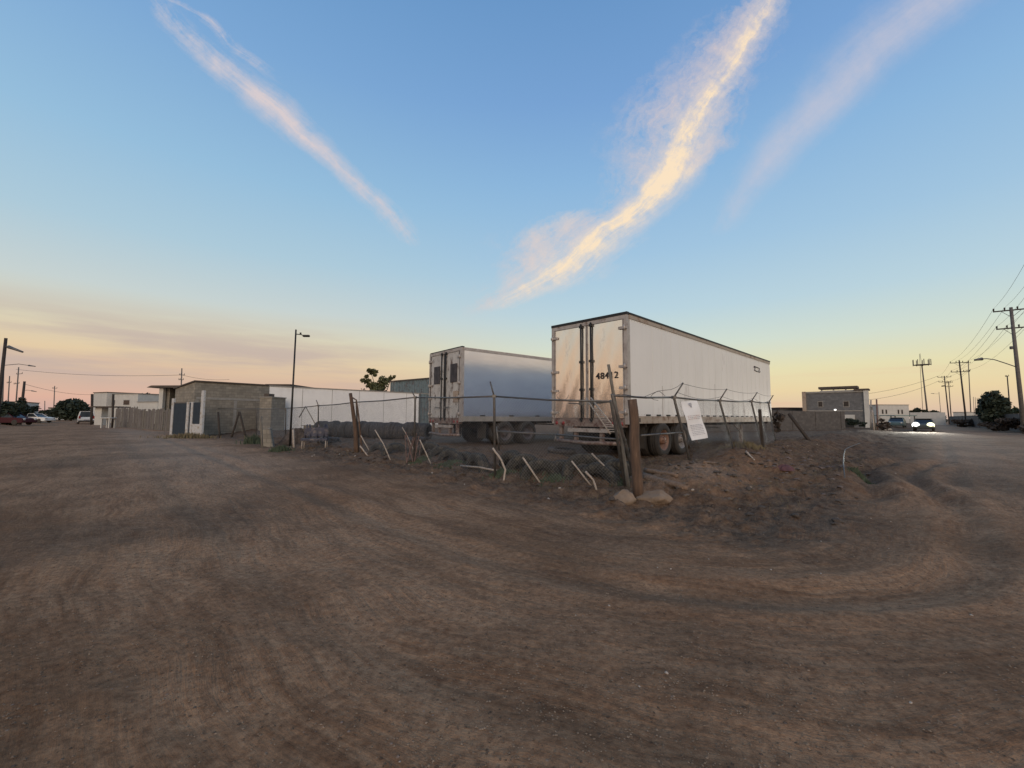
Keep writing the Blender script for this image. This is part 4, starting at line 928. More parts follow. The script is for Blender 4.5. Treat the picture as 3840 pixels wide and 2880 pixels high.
# corrugated sheds behind wall
pa_, pc_ = base(1478, 44.5), base(1625, 49); rz, Lk = frame2(pa_, pc_)
t = thing('corrugated_shed', 'blue-grey corrugated metal shed rising behind the whitewashed wall beside the silver trailer', 'shed', pa_, rz)
z1 = at(1478, 1432, 44.5).z-pa_.z; z2 = at(1600, 1416, 48.3).z-pa_.z
o = MB(); o.add([(0, 0, -.2), (Lk, 0, -.2), (Lk, 0, z2), (0, 0, z1), (0, .8, -.2), (Lk, .8, -.2), (Lk, .8, z2), (0, .8, z1)], [(0, 1, 2, 3), (1, 5, 6, 2), (5, 4, 7, 6), (4, 0, 3, 7), (3, 2, 6, 7)]); o.build('wall', 'corr', t)
o = MB(); o.add([(-.1, -.15, z1), (Lk+.1, -.15, z2), (Lk+.1, -.15, z2+.14), (-.1, -.15, z1+.14), (-.1, .9, z1), (Lk+.1, .9, z2), (Lk+.1, .9, z2+.14), (-.1, .9, z1+.14)], [(0, 1, 2, 3), (1, 5, 6, 2), (5, 4, 7, 6), (4, 0, 3, 7), (3, 2, 6, 7), (4, 5, 1, 0)]); o.build('roof', 'slab', t)
pa_, pc_ = base(1571, 36.5), base(1612, 37.5); rz, Lk = frame2(pa_, pc_); zt = at(1590, 1478, 37).z-pa_.z
t = thing('corrugated_gate_panel', 'narrow upright blue-grey corrugated panel between the whitewashed wall and the silver trailer', 'panel', pa_, rz)
o = MB(); o.b2((0, 0, -.1), (Lk, .08, zt)); o.build('sheet', 'corr', t)
for xx in (.04, Lk-.04): o = MB(); o.b2((xx-.05, -.06, -.1), (xx+.05, -.002, zt+.05)); o.build('post', 'galv', t)
# tree over the wall
yt = ptree('yard_tree', 'olive-green sparse tree rising above the whitewashed wall', 1432, 47, 1403, 130, 'leafO', 4, 3200, .19, clumps=12)
o = MB(); r = random.Random(5); yb = yt.location; pk = at(1392, 1402, 47)-yb; leafcloud(o, pk, (.75, .6, .75), 600, .17, r, 7); leafcloud(o, at(1375, 1440, 47)-yb, (.9, .6, .8), 520, .17, r, 8); leafcloud(o, at(1468, 1418, 47)-yb, (.6, .6, .7), 260, .17, r, 6)
o.tube([at(1430, 1500, 47)-yb, at(1405, 1440, 47)-yb, pk], .06, 5, .03); o.build('upper_crown', 'leafO', yt)
bush('small bare bush topping the whitewashed wall left of the olive tree', 1352, 45, 1428, 60, 'brush', 6, 260, name='bush', ls=.12)
# slim street lamp at the fence
b = base(1092, 19.0); tp = at(1110, 1236, 19.0); t = thing('street_lamp', 'slim black lamp post with short side arm at the left fence', 'lamp post', b); v = tp-b
o = MB(); o.tube([Vector((0, 0, -.2)), v], .045, 9, .035); o.build('pole', 'black', t)
pa_ = at(1112, 1253, 19)-b; pc_ = at(1142, 1259, 18.9)-b
o = MB(); o.tube([pa_, (pa_+pc_)/2+Vector((0, 0, .02)), pc_], .022, 6); o.box((pa_+pc_)/2+Vector((0, 0, .06)), (.06, .05, .10)); o.build('arm', 'black', t)
o = MB(); o.box(pc_+Vector((.08, 0, -.01)), (.30, .14, .09), bev=.03); o.build('lamp_head', 'black', t)
# extras along left fence
b = base(1008, 19.6); t = thing('concrete_stump', 'leaning grey concrete block post at the left fence before the cinder-block house', 'post', b, .2)
o = MB(); R_ = Matrix.Rotation(-.2, 3, 'Y'); o.box((0, 0, .38), (.42, .3, .95), R_, bev=.04); o.build('block', 'block', t)
for sx, x0, x1, y1, lb in ((1, 1108, 1099, 1610, 'pale short prop leaning by the foot of the slim black lamp post'), (1, 990, 978, 1560, 'grey prop leaning right beside the concrete block post'), (1, 830, 818, 1545, 'dark branch propped at the left end of the fence'), (1, 873, 897, 1545, 'dark bar of the inverted V before the cinder-block house, left leg'), (1, 925, 899, 1545, 'dark bar of the inverted V before the cinder-block house, right leg')):
    d = 18.4 if x0 in (1108, 990) else 27; b = base(x0, d); staff('leaning_prop', lb, 'prop', [b, at(x1, y1, d)], .045 if d < 20 else .06, 'stick' if x0 == 1108 else 'greywood' if x0 == 990 else 'darkwood', 'props along the left fence', n=6)
b = base(1130, 18.9); staff('leaning_prop', 'thin grey strut crossing the rail as an inverted V left of the tyre row', 'prop', [at(1122, 1565, 19.2), at(1146, 1524, 19.2)], .022, 'galv', 'props along the left fence', bury=0, n=6)
b = base(1200, 18.7); staff('leaning_prop', 'long pale thin strut from the rail down to the blue metal frame', 'prop', [at(1182, 1590, 18.8), at(1146, 1524, 19.3)], .02, 'greywood', 'props along the left fence', bury=0, n=6)
b = base(1185, 17.6); t = thing('metal_bench_frame', 'dark blue metal bench frame with pale legs at the left fence', 'bench', b, .25)
w_ = 1.0
for x in (-.45, .45):
    for y in (-.2, .2): o = MB(); o.tube([(x, y, -.02), (x, y, .34)], .022, 6); o.build('leg', 'stick', t)
o = MB(); o.b2((-.5, -.25, .34), (.5, .25, .42)); o.build('seat', 'bluemet', t)
for x in (-.42, -.2, .05, .3, .45): o = MB(); o.tube([(x, .2, .42), (x+.08*math.sin(x*9), .27, 1.0)], .03, 6); o.build('back_bar', 'bluemet', t)
o = MB(); o.b2((-.47, .2, .5), (.47, .24, .86)); o.build('backrest', 'bluemet', t)
b = base(1160, 20.5); t = thing('cardboard_crate', 'brown box standing on rubble left of the tyre row', 'box', b+Vector((0, 0, .55)), .3)
o = MB(); o.box((0, 0, .14), (.42, .35, .28), bev=.01); o.build('body', 'greywood', t); o = MB(); o.box((-.05, 0, .29), (.55, .38, .02)); o.build('flap', 'greywood', t)
rk = random.Random(9)
def heap(label, px, d, wpx, ytop, m, name, cat, seed):
    b = base(px, d); h = max(.12, at(px, ytop, d).z-b.z); w = wpx/F*d/2
    o = MB(); n_ = 26; r = random.Random(seed); prof = [(1.0, -.08), (.86, .28), (.6, .66), (.3, .92), (0.0, 1.0)]; vs = []; rg = len(prof)
    for k in range(n_):
        q = 2*PI*k/n_
        for (rr0, zz_) in prof:
            j = 1+.22*math.sin(q*3+seed)+.12*math.sin(q*7+seed*2)+r.uniform(-.08, .08)
            vs.append((math.cos(q)*w*rr0*j, math.sin(q)*w*.7*rr0*j, h*zz_*(1+r.uniform(-.12, .12)*(rr0 > 0))))
    fs = [(k*rg+i, ((k+1) % n_)*rg+i, ((k+1) % n_)*rg+i+1, k*rg+i+1) for k in range(n_) for i in range(rg-1)]
    o.add(vs, fs); return tag(o.build(name, m, None, b), label, cat)
heap('heap of dark rubble behind the slim black lamp post', 1120, 20.6, 110, 1606, 'rubble', 'rubble_heap', 'rubble', 3)
heap('maroon cloth lying crumpled on the churned earth of the berm', 2935, 9.7, 70, 1806, 'maroon', 'cloth', 'cloth', 6)
for k, (px, d, w, yt, m_, lb) in enumerate([(955, 21, 60, 1625, 'grassgrn', 'low green weed left of the concrete block post'), (1060, 16.8, 70, 1665, 'grassgrn', 'green weed at the foot of the slim black lamp post'), (1580, 12.6, 60, 1718, 'grassgrn', 'green weed at the foot of the rusty rods'), (1700, 11.6, 120, 1738, 'grassgrn', 'spreading green weed above the fallen stake'), (1880, 9.8, 100, 1775, 'grassgrn', 'green weed at the foot of the bent stake'), (2080, 9.2, 130, 1770, 'grassgrn', 'green weed among the half-buried tyres left of the close stakes'), (2310, 8.5, 70, 1798, 'grassgrn', 'small green weed at the foot of the leaning grey pole'), (2780, 12.9, 130, 1655, 'grassdry', 'dry yellowish weed clump under the end of the white trailer'), (3215, 10.0, 60, 1800, 'grassgrn', 'green weed at the edge of the rut at right'), (715, 26, 200, 1618, 'grassdry', 'dry weed strip before the navy gate')]):
    r = random.Random(50+k); b = base(px, d); h = max(.12, at(px, yt, d).z-b.z); wv_ = w/F*d/2; o = MB()
    o.v, o.f, o.smooth = [], [], []
    for q in range(260):
        x = r.gauss(0, .5)*wv_; y = r.gauss(0, .4)*min(wv_, .5); l_ = h*r.uniform(.5, 1.1)*(1-.5*min(1, abs(x)/wv_)); dx = r.uniform(-.5, .5)*l_; dy = r.uniform(-.5, .5)*l_; ww = .008+.0006*d
        zz_ = gz(b.x+x, b.y+y)-b.z-.01
        o.add([(x-ww, y, zz_), (x+ww, y, zz_), (x+dx*.5+ww, y+dy*.5, zz_+l_*.6), (x+dx, y+dy, zz_+l_), (x+dx*.5-ww, y+dy*.5, zz_+l_*.6)], [(0, 1, 2, 3, 4)])
    tag(o.build('weed_clump', m_, None, b), lb, 'weeds', 'weed clumps at the yard edge')
# thin scattered dry stubble over the yard edge
r = random.Random(77); o = MB()
for q in range(5200):
    if r.random() < .5: u_, v_ = r.uniform(-1.0, 2.5), r.uniform(.2, 17)
    else: u_, v_ = r.uniform(.5, 14), r.uniform(-2.2, 1.6)
    if vn(u_*.9, v_*.9, 91) < .48: continue
    x, y = XY(u_, v_); z = gz(x, y)-.01; l_ = r.uniform(.03, .13); dx, dy = r.uniform(-.07, .07), r.uniform(-.07, .07); ww = .004
    o.add([(x-ww, y, z), (x+ww, y, z), (x+dx, y+dy, z+l_)], [(0, 1, 2)])
tag(o.build('dry_stubble', 'grassdry'), 'sparse dry stubble growing over the churned yard edge', 'stubble', None, 'stuff')
# ------------------------------------------------------------------ gate at left
pa_, pc_ = base(644, 29.4), base(762, 27.6); rz, Lg = frame2(pa_, pc_)
t = thing('metal_gate', 'navy metal gate with white frame posts in front of the cinder-block house', 'gate', pa_, rz)
gh = at(740, 1507, 27.9).z-pa_.z; g1 = at(650, 1513, 29.4).z-pa_.z
fx = lambda px: (px-644)/118*Lg
for (x0, x1, hq) in ((644, 652, g1+.35), (703, 711, gh), (719, 726, gh), (754, 763, gh+.75)): o = MB(); o.b2((fx(x0), -.06, -.3), (fx(x1), .06, hq)); o.build('gate_post', 'whitemetal', t)
o = MB(); o.b2((fx(652), -.02, .08), (fx(703), .02, g1)); o.build('gate_leaf', 'gatepanel', t)
o = MB(); o.b2((fx(711), .0, .08), (fx(719), .03, gh-.05)); o.build('gate_leaf', 'gatepanel', t)
o = MB(); o.b2((fx(726), -.02, .85), (fx(754), .02, gh-.03)); o.build('gate_leaf', 'gatepanel', t)
o = MB(); o.b2((fx(726), -.03, .03), (fx(754), .03, .84)); o.build('lower_panel', 'whitemetal', t)
o = MB(); o.b2((fx(652), -.03, g1), (fx(703), .03, g1+.07)); o.build('top_bar', 'galv', t)
# board fence
pa_, pc_ = base(432, 49), base(640, 37.0); rz, Lb = frame2(pa_, pc_); t = thing('board_fence', 'weathered grey upright board fence left of the navy gate', 'fence', pa_, rz)
x = 0; r = random.Random(8); bd = []
o = MB(); n_ = 0
nb = 74; wdt = Lb/nb
for k in range(nb):
    hq = 2.15+r.uniform(-.12, .14)-(.25 if k > nb*.45 else 0); o = MB(); o.box(((k+.5)*wdt, r.uniform(-.03, .03), hq/2-.1), (wdt*r.uniform(.82, .96), .035, hq+.2), Matrix.Rotation(r.uniform(-.012, .012), 3, 'Y')); bo = o.build('board', 'boards' if r.random() < .75 else 'greywood', t)
for zz_ in (.5, 1.6): o = MB(); o.b2((0, .055, zz_), (Lb, .11, zz_+.09)); o.build('cross_rail', 'greywood', t)
# ------------------------------------------------------------------ buildings generic
def building(name, label, x0, x1, ytop, d0, d1, m, roof='slab', depth=6, wins=(), rt=.15, over=.1, hbase=None, extra=None):
    pa_, pc_ = base(x0, d0), base(x1, d1); rz, L_ = frame2(pa_, pc_); t = thing(name, label, 'building' if 'building' in name else 'house', pa_, rz)
    h = at((x0+x1)/2, ytop, (d0+d1)/2).z-pa_.z
    o = MB(); o.b2((0, 0, -.4), (L_, depth, h)); o.build('wall', m, t)
    o = MB(); o.b2((-over, -over, h), (L_+over, depth+over, h+rt)); o.build('roof', roof, t)
    for (fx0, fx1, fz0, fz1) in wins:
        w = MB(); w.b2((fx0*L_, -.03, fz0*h), (fx1*L_, -.003, fz1*h)); wo = w.build('window', 'concrete', t)
        w = MB(); e = .08; w.b2((fx0*L_+e, -.036, fz0*h+e), (fx1*L_-e, -.031, fz1*h-e)); w.build('pane', 'glass', wo)
    return t, L_, h
# porch house
pa_ = base(590, 44); h = at(620, 1455, 44).z-pa_.z; t = thing('porch_house', 'unfinished house with raised flat-roofed porch and pale column behind the board fence', 'house', pa_)
wx = lambda px: (px-590)/F*44
o = MB(); o.b2((0, .3, -.3), (.9, 5, h)); o.build('pier', 'block', t)
o = MB(); o.b2((wx(668), 0, -.3), (wx(735), 5, h)); o.build('wall', 'block', t)
o = MB(); o.b2((wx(598), -.25, -.3), (wx(613), .1, h)); o.build('column', 'plaster', t)
o = MB(); o.b2((wx(610), 3.2, -.3), (wx(668), 3.4, h)); o.build('back_wall', 'wallred', t)
o = MB(); o.b2((wx(610), .5, -.3), (wx(668), .7, h*.42)); o.build('parapet', 'blockdk', t)
o = MB(); o.add([(wx(563), -.7, h), (wx(738), -.7, h), (wx(738), 5.3, h), (wx(563), 5.3, h), (wx(580), -.7, h+.22), (wx(738), -.7, h+.26), (wx(738), 5.3, h+.26), (wx(580), 5.3, h+.22)], [(3, 2, 1, 0), (4, 5, 6, 7), (0, 1, 5, 4), (1, 2, 6, 5), (2, 3, 7, 6), (3, 0, 4, 7)]); o.build('roof', 'slab', t)
o = MB(); o.b2((wx(650), -.3, -.3), (wx(664), .0, h*.6)); o.build('pillar', 'plaster', t); 
# white houses
building('white_house', 'white flat-roofed house left of the porch house with dark trimmed left end', 345, 395, 1473, 72, 70, 'plaster', 'slab', 8, (), .12)
building('white_house', 'wide white two-storey house behind the board fence', 396, 512, 1478, 71, 69, 'plaster', 'concrete', 8, ((.1, .28, .62, .8), (.55, .75, .62, .8)), .1)
building('white_house', 'low white house block between the wide white house and the porch house', 512, 588, 1508, 62, 60, 'plaster', 'concrete', 8, (), .1)
ptree('round_tree', 'round dark tree showing above the low white house block', 545, 75, 1472, 75, 'leafD', 14, 900, .35)
pa_ = base(352, 56); h = at(380, 1528, 56).z-pa_.z; t = thing('entry_canopy', 'small dark canopy on a white pillar right of the parked white van', 'canopy', pa_)
o = MB(); o.b2((0, -.6, h), (3.4, 1.6, h+.16)); o.build('roof', 'slab', t); o = MB(); o.b2((.1, 0, -.2), (1.0, .9, h)); o.build('pillar', 'plaster', t); o = MB(); o.b2((3.1, 0, -.2), (3.2, .1, h)); o.build('post', 'greywood', t)
b = base(408, 44); t = thing('white_stand', 'small white table-like stand before the board fence', 'stand', b); 
for x in (-.4, .4): 
    for y in (-.3, .3): o = MB(); o.b2((x-.06, y-.06, -.1), (x+.06, y+.06, 1.0)); o.build('leg', 'plaster', t)
o = MB(); o.box((0, 0, 1.05), (1.15, .8, .1), bev=.03); o.build('top', 'plaster', t)
b = base(425, 45); staff('wooden_post', 'dark upright post at the left end of the board fence', 'post', [b, at(425, 1478, 45)], .10, 'darkwood')
b = base(345, 58); staff('wooden_post', 'dark post standing at the left corner of the white flat-roofed house', 'post', [b, at(346, 1478, 58)], .14, 'darkwood')
# ------------------------------------------------------------------ vehicles
def car(name, label, cat, px, d, rz, body, van=False, lit=False, L_=4.4, zoff=0, group=None):
    b = base(px, d); t = thing(name, label, cat, b, rz, group)
    W_ = 1.78; Hh = 1.45 if not van else 1.85
    hood = .95 if not van else 1.05
    low = [(-L_/2, .35), (-L_/2, .8), (-L_/2+.1, hood), (L_/2-.75, hood-.05), (L_/2-.08, .78), (L_/2, .55), (L_/2-.05, .3), (-L_/2+.1, .3)]
    if van: cab = [(-L_/2+.05, hood), (-L_/2+.22, Hh-.05), (-L_/2+.5, Hh), (.55, Hh-.02), (1.15, hood)]
    else: cab = [(-L_/2+.55, hood-.02), (-L_/2+1.15, Hh-.03), (-.2, Hh), (.45, Hh-.06), (1.15, hood-.02)]
    def shell(mb, prof, w0, taper, top):
        n_ = len(prof); zs = [p[1] for p in prof]; z0, z1 = min(zs), max(zs); vs = []
        for s_ in (-1, 1):
            for (x, z) in prof: f_ = (z-z0)/(z1-z0); vs.append((x, s_*(w0/2-taper*f_), z))
        fs = [tuple(range(n_)), tuple(range(2*n_-1, n_-1, -1))]+[(i, n_+i, n_+(i+1) % n_, (i+1) % n_)[::-1] for i in range(n_)]
        mb.add(vs, fs)
    o = MB(); shell(o, low, W_, .06, 0); o.build('body', body, t)
    o = MB(); shell(o, [(x*.985, z-.025) for x, z in cab], W_-.12, .16, 0); o.build('window_band', 'glass', t)
    o = MB(); xs = [p for p in cab if p[1] > Hh-.1]; x0 = xs[0][0]; x1 = xs[-1][0]
    o.box(((x0+x1)/2, 0, Hh-.01), (x1-x0+.08, W_-.40, .06), bev=.02)
    for s_ in (-1, 1):
        for (xa, za, xb, zb2) in ((cab[0][0], cab[0][1], cab[1][0], cab[1][1]), (cab[-1][0], cab[-1][1], cab[-2][0], cab[-2][1]), ((x0+x1)/2, hood, (x0+x1)/2, Hh-.02)):
            o.tube([(xa, s_*(W_/2-.075), za-.02), (xb, s_*(W_/2-.23), zb2)], .045, 5)
    o.build('roof', body, t)
    for x in (-L_/2+.85, L_/2-.85):
        for s_ in (-1, 1):
            w = MB(); w.lathe([(.0, -.1), (.2, -.11), (.29, -.11), (.325, -.07), (.325, .07), (.29, .11), (.2, .11), (0, .1)], 18, 'y', (x, s_*(W_/2-.10), .325)); w.build('wheel', 'tyre', t)
    for s_ in (-1, 1):
        o = MB(); o.lathe([(0, -.14), (.14, -.12), (.34 if lit else .12, 0), (.14, .06), (0, .08)], 14, 'x', (L_/2-.06, s_*.62, .70)); o.build('headlight', ('beam1' if s_ < 0 else 'beam2') if lit else 'lens', t)  # lit lamps are oversized: their glare is put into the lens shape
        o = MB(); o.box((-L_/2-.0, s_*.72, .85 if not van else 1.0), (.08, .2, .2 if not van else .4), bev=.02); o.build('taillight', 'red', t)
    o = MB(); o.box((L_/2-.03, 0, .42), (.14, W_-.1, .16), bev=.04); o.build('front_bumper', body, t)
    o = MB(); o.box((-L_/2+.02, 0, .45), (.14, W_-.1, .18), bev=.04); o.build('rear_bumper', body if not van else 'black', t)
    o = MB(); o.b2((-L_/2-.06, -.26, .55), (-L_/2-.045, .26, .68)); o.build('number_plate', 'signink', t)
    return t
VL = math.atan2(.713, -.701)
car('parked_van', 'white high-roofed van parked with its back to us on the left street', 'van', 323, 63, VL+.05, 'carwhite', True, L_=4.3)
b = base(318, 46); 
car('white_sedan', 'white sedan parked across the far left street', 'car', 130, 66, .12, 'carwhite', L_=4.5)
car('dark_red_sedan', 'dark red car parked at the far left edge before the white sedan', 'car', 38, 50, .10, 'carred', L_=4.4)
car('parked_car', 'small dark car far down the left street by the round tree', 'car', 243, 95, VL, 'cardark')
car('oncoming_car', 'oncoming car with both headlights glaring on the right road', 'car', 3462, 50, -PI/4*3-.02, 'cardark', lit=True)
car('parked_car', 'teal car parked under the pale canopy left of the glaring headlights', 'car', 3362, 62, -2.4, 'carteal')
for px in (3425, 3488):
    l = bpy.data.lights.new('headlamp_beam', 'SPOT'); l.energy = 3600; l.spot_size = math.radians(50); l.spot_blend = .8; l.color = (1, .97, .85); l.shadow_soft_size = .1
    lo = bpy.data.objects.new('headlamp_beam', l); COL.objects.link(lo); lo.location = at(px, 1588, 47.2); lo.rotation_euler = Vector((.713, .70, .07)).to_track_quat('Z', 'Y').to_euler()
# ------------------------------------------------------------------ trees mirrored in the polished doors
r = random.Random(44); o = MB()
for k in range(26):
    y_ = -34+k*1.7; h_ = r.uniform(4.0, 7.0); leafcloud(o, (-46+r.uniform(-2, 2), y_, h_*.5), (1.8, 2.2, h_*.55), 170, .4, r, 5)
tag(o.build('far_trees', 'leafD'), 'dark line of trees mirrored in the lower part of the polished trailer doors', 'trees', None, 'stuff')
# ------------------------------------------------------------------ left distance
ptree('round_tree', 'large round dark-green tree at the end of the left street', 268, 88, 1494, 100, 'leafD', 21, 2600, .42, squat=1.0, clumps=16)
ptree('trimmed_tree', 'flat-topped dark tree at the left edge above the red car', 28, 50, 1503, 70, 'leafD', 22, 1500, .28, clumps=10)
ptree('trimmed_tree', 'small dark tree around the dark pole at far left', 76, 54, 1484, 30, 'leafD', 23, 500, .25)
bush('dark hedge behind the white sedan', 105, 66, 1516, 60, 'leafD', 24, 900)
bush('long low dark hedge between the white sedan and the round tree', 185, 92, 1523, 110, 'leafD', 25, 1400, ls=.3)
building('white_house', 'pale house behind the flat-topped tree at the left edge', 0-60, 72, 1507, 62, 64, 'plaster', 'slab', 8, ((.3, .45, .3, .6), (.7, .85, .3, .6)), .1)
building('low_building', 'low pale building with dark roof beyond the hedge, right of the white sedan', 180, 218, 1532, 105, 104, 'plaster', 'slab', 8, ((.2, .45, .3, .7),), .3)
def pole(name, label, bx, tx, ty, d, r, m, arms=(), group=None, lamp=None, r1=None):
    tp = at(tx, ty, d); b = Vector((at(bx, 1570, d).x, d, 0)); b.z = gz(b.x, b.y); t = thing(name, label, 'lamp post' if 'lamp' in name else 'pole', b, 0, group)
    o = MB(); o.tube([Vector((0, 0, -.3)), tp-b], r, 9, r1 or r*.7); o.build('pole', m, t)
    for (xa, ya, xb, yb) in arms:
        pa_ = at(xa, ya, d)-b; pc_ = at(xb, yb, d)-b
        # crossarm lies across the street direction
        o = MB(); o.tube([pa_, pc_], r*.45, 6); o.build('crossarm', m, t)
        for f_ in (.03, .3, .97): 
            q = pa_.lerp(pc_, f_); o = MB(); o.tube([q, q+Vector((0, 0, r*2.2))], r*.33, 6); o.build('insulator', m, t)
    if lamp:
        pts = [at(x, y, d)-b for x, y in lamp]; o = MB(); o.tube(pts, r*.4, 6); o.build('arm', 'lamp', t)
        dv = (pts[-1]-pts[-2]).normalized(); o = MB(); o.tube([pts[-1]-dv*.15, pts[-1]+dv*.2, pts[-1]+dv*.75], max(r*.8, .10), 8, max(r*.5, .05)); o.build('lamp_head', 'lamp', t)
    return t
pole('utility_pole', 'thick dark leaning pole cut by the left edge of the photo', -12, 22, 1268, 24, .10, 'poledark', lamp=[(17, 1298), (30, 1300), (41, 1304)])
pole('street_lamp', 'street lamp with long arm at the upper left beyond the thick pole', 8, 14, 1368, 55, .10, 'polegrey', lamp=[(14, 1370), (70, 1365), (112, 1371)])
pole('street_lamp', 'lower street lamp reaching right beside the short dark pole at left', 82, 88, 1462, 75, .10, 'polegrey', lamp=[(88, 1464), (105, 1463), (122, 1466)])
pole('utility_pole', 'short dark pole standing in the small tree at far left', 76, 92, 1430, 54, .17, 'poledark')
pole('utility_pole', 'thin grey pole with crossarms left of the short dark pole', 56, 70, 1377, 80, .12, 'polegrey', [(62, 1403, 84, 1401), (52, 1440, 72, 1437)])
pole('utility_pole', 'faint thin pole nearest the left edge with one crossarm', 27, 36, 1410, 90, .12, 'polegrey', [(26, 1436, 42, 1434)])
pole('radio_mast', 'faint thin mast above the low buildings left of the round tree', 200, 205, 1447, 160, .18, 'polegrey', [(196, 1456, 214, 1456)])
pole('utility_pole', 'slender pole with small crossarms behind the porch house', 676, 682, 1381, 60, .10, 'polegrey', [(672, 1406, 692, 1406), (670, 1424, 688, 1424)])
pole('utility_pole', 'dark thin post rising from the round tree roofline at left', 168, 168, 1503, 100, .10, 'polegrey')
# white floodlight glow spot on wall post
b = at(3132, 1537, 44); o = MB(); o.lathe([(0, -.1), (.09, -.06), (.12, 0), (.09, .06), (0, .1)], 12, 'z'); tag(o.build('wall_lamp', 'lit', None, b), 'round lit white lamp on top of the dim block wall', 'lamp')
# ------------------------------------------------------------------ right distance
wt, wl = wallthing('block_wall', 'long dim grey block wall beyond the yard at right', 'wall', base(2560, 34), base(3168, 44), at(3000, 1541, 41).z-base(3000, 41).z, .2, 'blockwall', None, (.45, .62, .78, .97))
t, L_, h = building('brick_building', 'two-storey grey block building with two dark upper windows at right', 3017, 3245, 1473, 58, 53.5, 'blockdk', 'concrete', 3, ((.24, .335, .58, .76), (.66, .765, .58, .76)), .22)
o = MB(); o.b2((-.15, -.25, -.2), (.28, .05, h+.25)); o.build('corner_pier', 'rail', t)
o = MB(); o.b2((L_-.05, -.15, -.2), (L_+.45, .2, h+.3)); o.build('column', 'plaster', t)
o = MB(); o.b2((L_-1.0, -.25, h+.22), (L_+.5, 2, h+.42)); o.build('upper_slab', 'slab', t)
o = MB(); o.b2((L_*.28, .4, h+.22), (L_*.86, 3, h+.34)); o.build('parapet', 'plaster', t)
o = MB(); o.b2((L_*.26, .2, h+.55), (L_*.9, 2.6, h+.85)); o.build('upper_roof', 'slab', t)
for xx in (.3, .5, .7, .85): o = MB(); o.b2((L_*xx, .5, h+.34), (L_*xx+.15, .65, h+.55)); o.build('roof_post', 'concrete', t)
o = MB(); o.b2((.3, -.04, h*.46), (L_-.2, -.004, h*.49)); o.build('band', 'concrete', t)
o = MB(); o.b2((L_*.66, -.5, h*.22), (L_*.84, -.05, h*.36)); o.build('awning', 'plaster', t)
o = MB(); o.b2((L_*.6, -.06, -.2), (L_*.82, -.01, h*.2)); o.build('doorway', 'black', t)
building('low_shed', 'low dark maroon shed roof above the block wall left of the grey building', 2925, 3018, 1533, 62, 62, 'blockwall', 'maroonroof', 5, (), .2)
bush('bare dark bush at the far top corner of the white trailer fence', 2915, 27, 1528, 60, 'brush', 61, 300)
bush('dark bush before the doorway of the grey two-storey building', 3205, 50, 1566, 110, 'leafD', 62, 1200)
bush('dark brown bush between the leaning pale posts and the teal car', 3300, 46, 1568, 62, 'brush', 63, 900)
r = random.Random(31)
for k, (px, tx, ty, m_) in enumerate([(3274, 3270, 1537, 'stick'), (3282, 3268, 1525, 'greywood'), (3288, 3287, 1497, 'pinkstick'), (3262, 3266, 1500, 'stick')]):
    b = base(px, 44+k); staff('leaning_post', ['pale leaning post at the right corner of the grey two-storey building', 'grey leaning post beside the pale one right of the grey building', 'thin rusty rod rising right of the grey building', 'tall pale post against the right edge of the grey building'][k], 'post', [b, at(tx, ty, 44+k)], .07, m_, n=6)
b = base(3318, 47); t = thing('broken_ramp', 'broken pale triangular slab leaning behind the dark brown bush', 'slab', b)
o = MB(); o.prism([(-.9, 0), (.7, 0), (-.8, 1.75)], -.08, .08); o.build('slab', 'concrete', t)
building('white_building', 'long white building with small paired windows beyond the teal car', 3296, 3410, 1519, 112, 112, 'plaster', 'concrete', 9, ((.1, .16, .5, .75), (.22, .28, .5, .75), (.62, .68, .5, .75), (.74, .8, .5, .75)), .15)
pa_ = base(3328, 66); h = at(3365, 1560, 66).z-pa_.z; t = thing('carport', 'green-roofed carport over the teal car', 'canopy', pa_)
o = MB(); o.b2((-.2, -1.5, h), (3.2, 3, h+.12)); o.build('roof', 'teal', t)
for x in (0, 3.0): 
    for y in (-1.3, 2.7): o = MB(); o.b2((x, y, -.2), (x+.1, y+.1, h)); o.build('post', 'galv', t)
bush('wedge-shaped dark green tree mass right of the long white building', 3440, 120, 1519, 75, 'leafD', 64, 1500, ls=.5)
bush('low dark green trees above the far pale wall', 3505, 140, 1534, 90, 'leafD', 65, 1300, ls=.5)
wallthing('far_wall', 'far pale wall closing the right road behind the glaring headlights', 'wall', base(3412, 105), base(3545, 100), at(3480, 1550, 103).z-base(3480, 103).z, .3, 'plaster')
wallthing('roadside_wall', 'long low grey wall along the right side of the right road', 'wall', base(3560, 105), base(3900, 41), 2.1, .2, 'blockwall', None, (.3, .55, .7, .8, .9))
bush('dark brush along the low roadside wall, far half', 3620, 75, 1568, 150, 'brush', 71, 1600, ls=.25)
bush('dark brush along the low roadside wall, near half by the tall pole', 3765, 48, 1566, 180, 'brush', 72, 2200, ls=.2)
bush('dark brush at the right edge of the photo', 3900, 38, 1560, 160, 'brush', 74, 1600, ls=.18)
bush('green hedge top above the roadside wall at the right edge', 3830, 50, 1523, 60, 'leafA', 73, 900, ls=.2)
building('low_building', 'pale low building between the first two utility poles on the right', 3575, 3625, 1546, 100, 98, 'plaster', 'concrete', 6, (), .1)
ptree('roadside_tree', 'dark leafy tree left of the tallest utility pole', 3730, 55, 1462, 98, 'leafD', 81, 1700, .30, clumps=14)
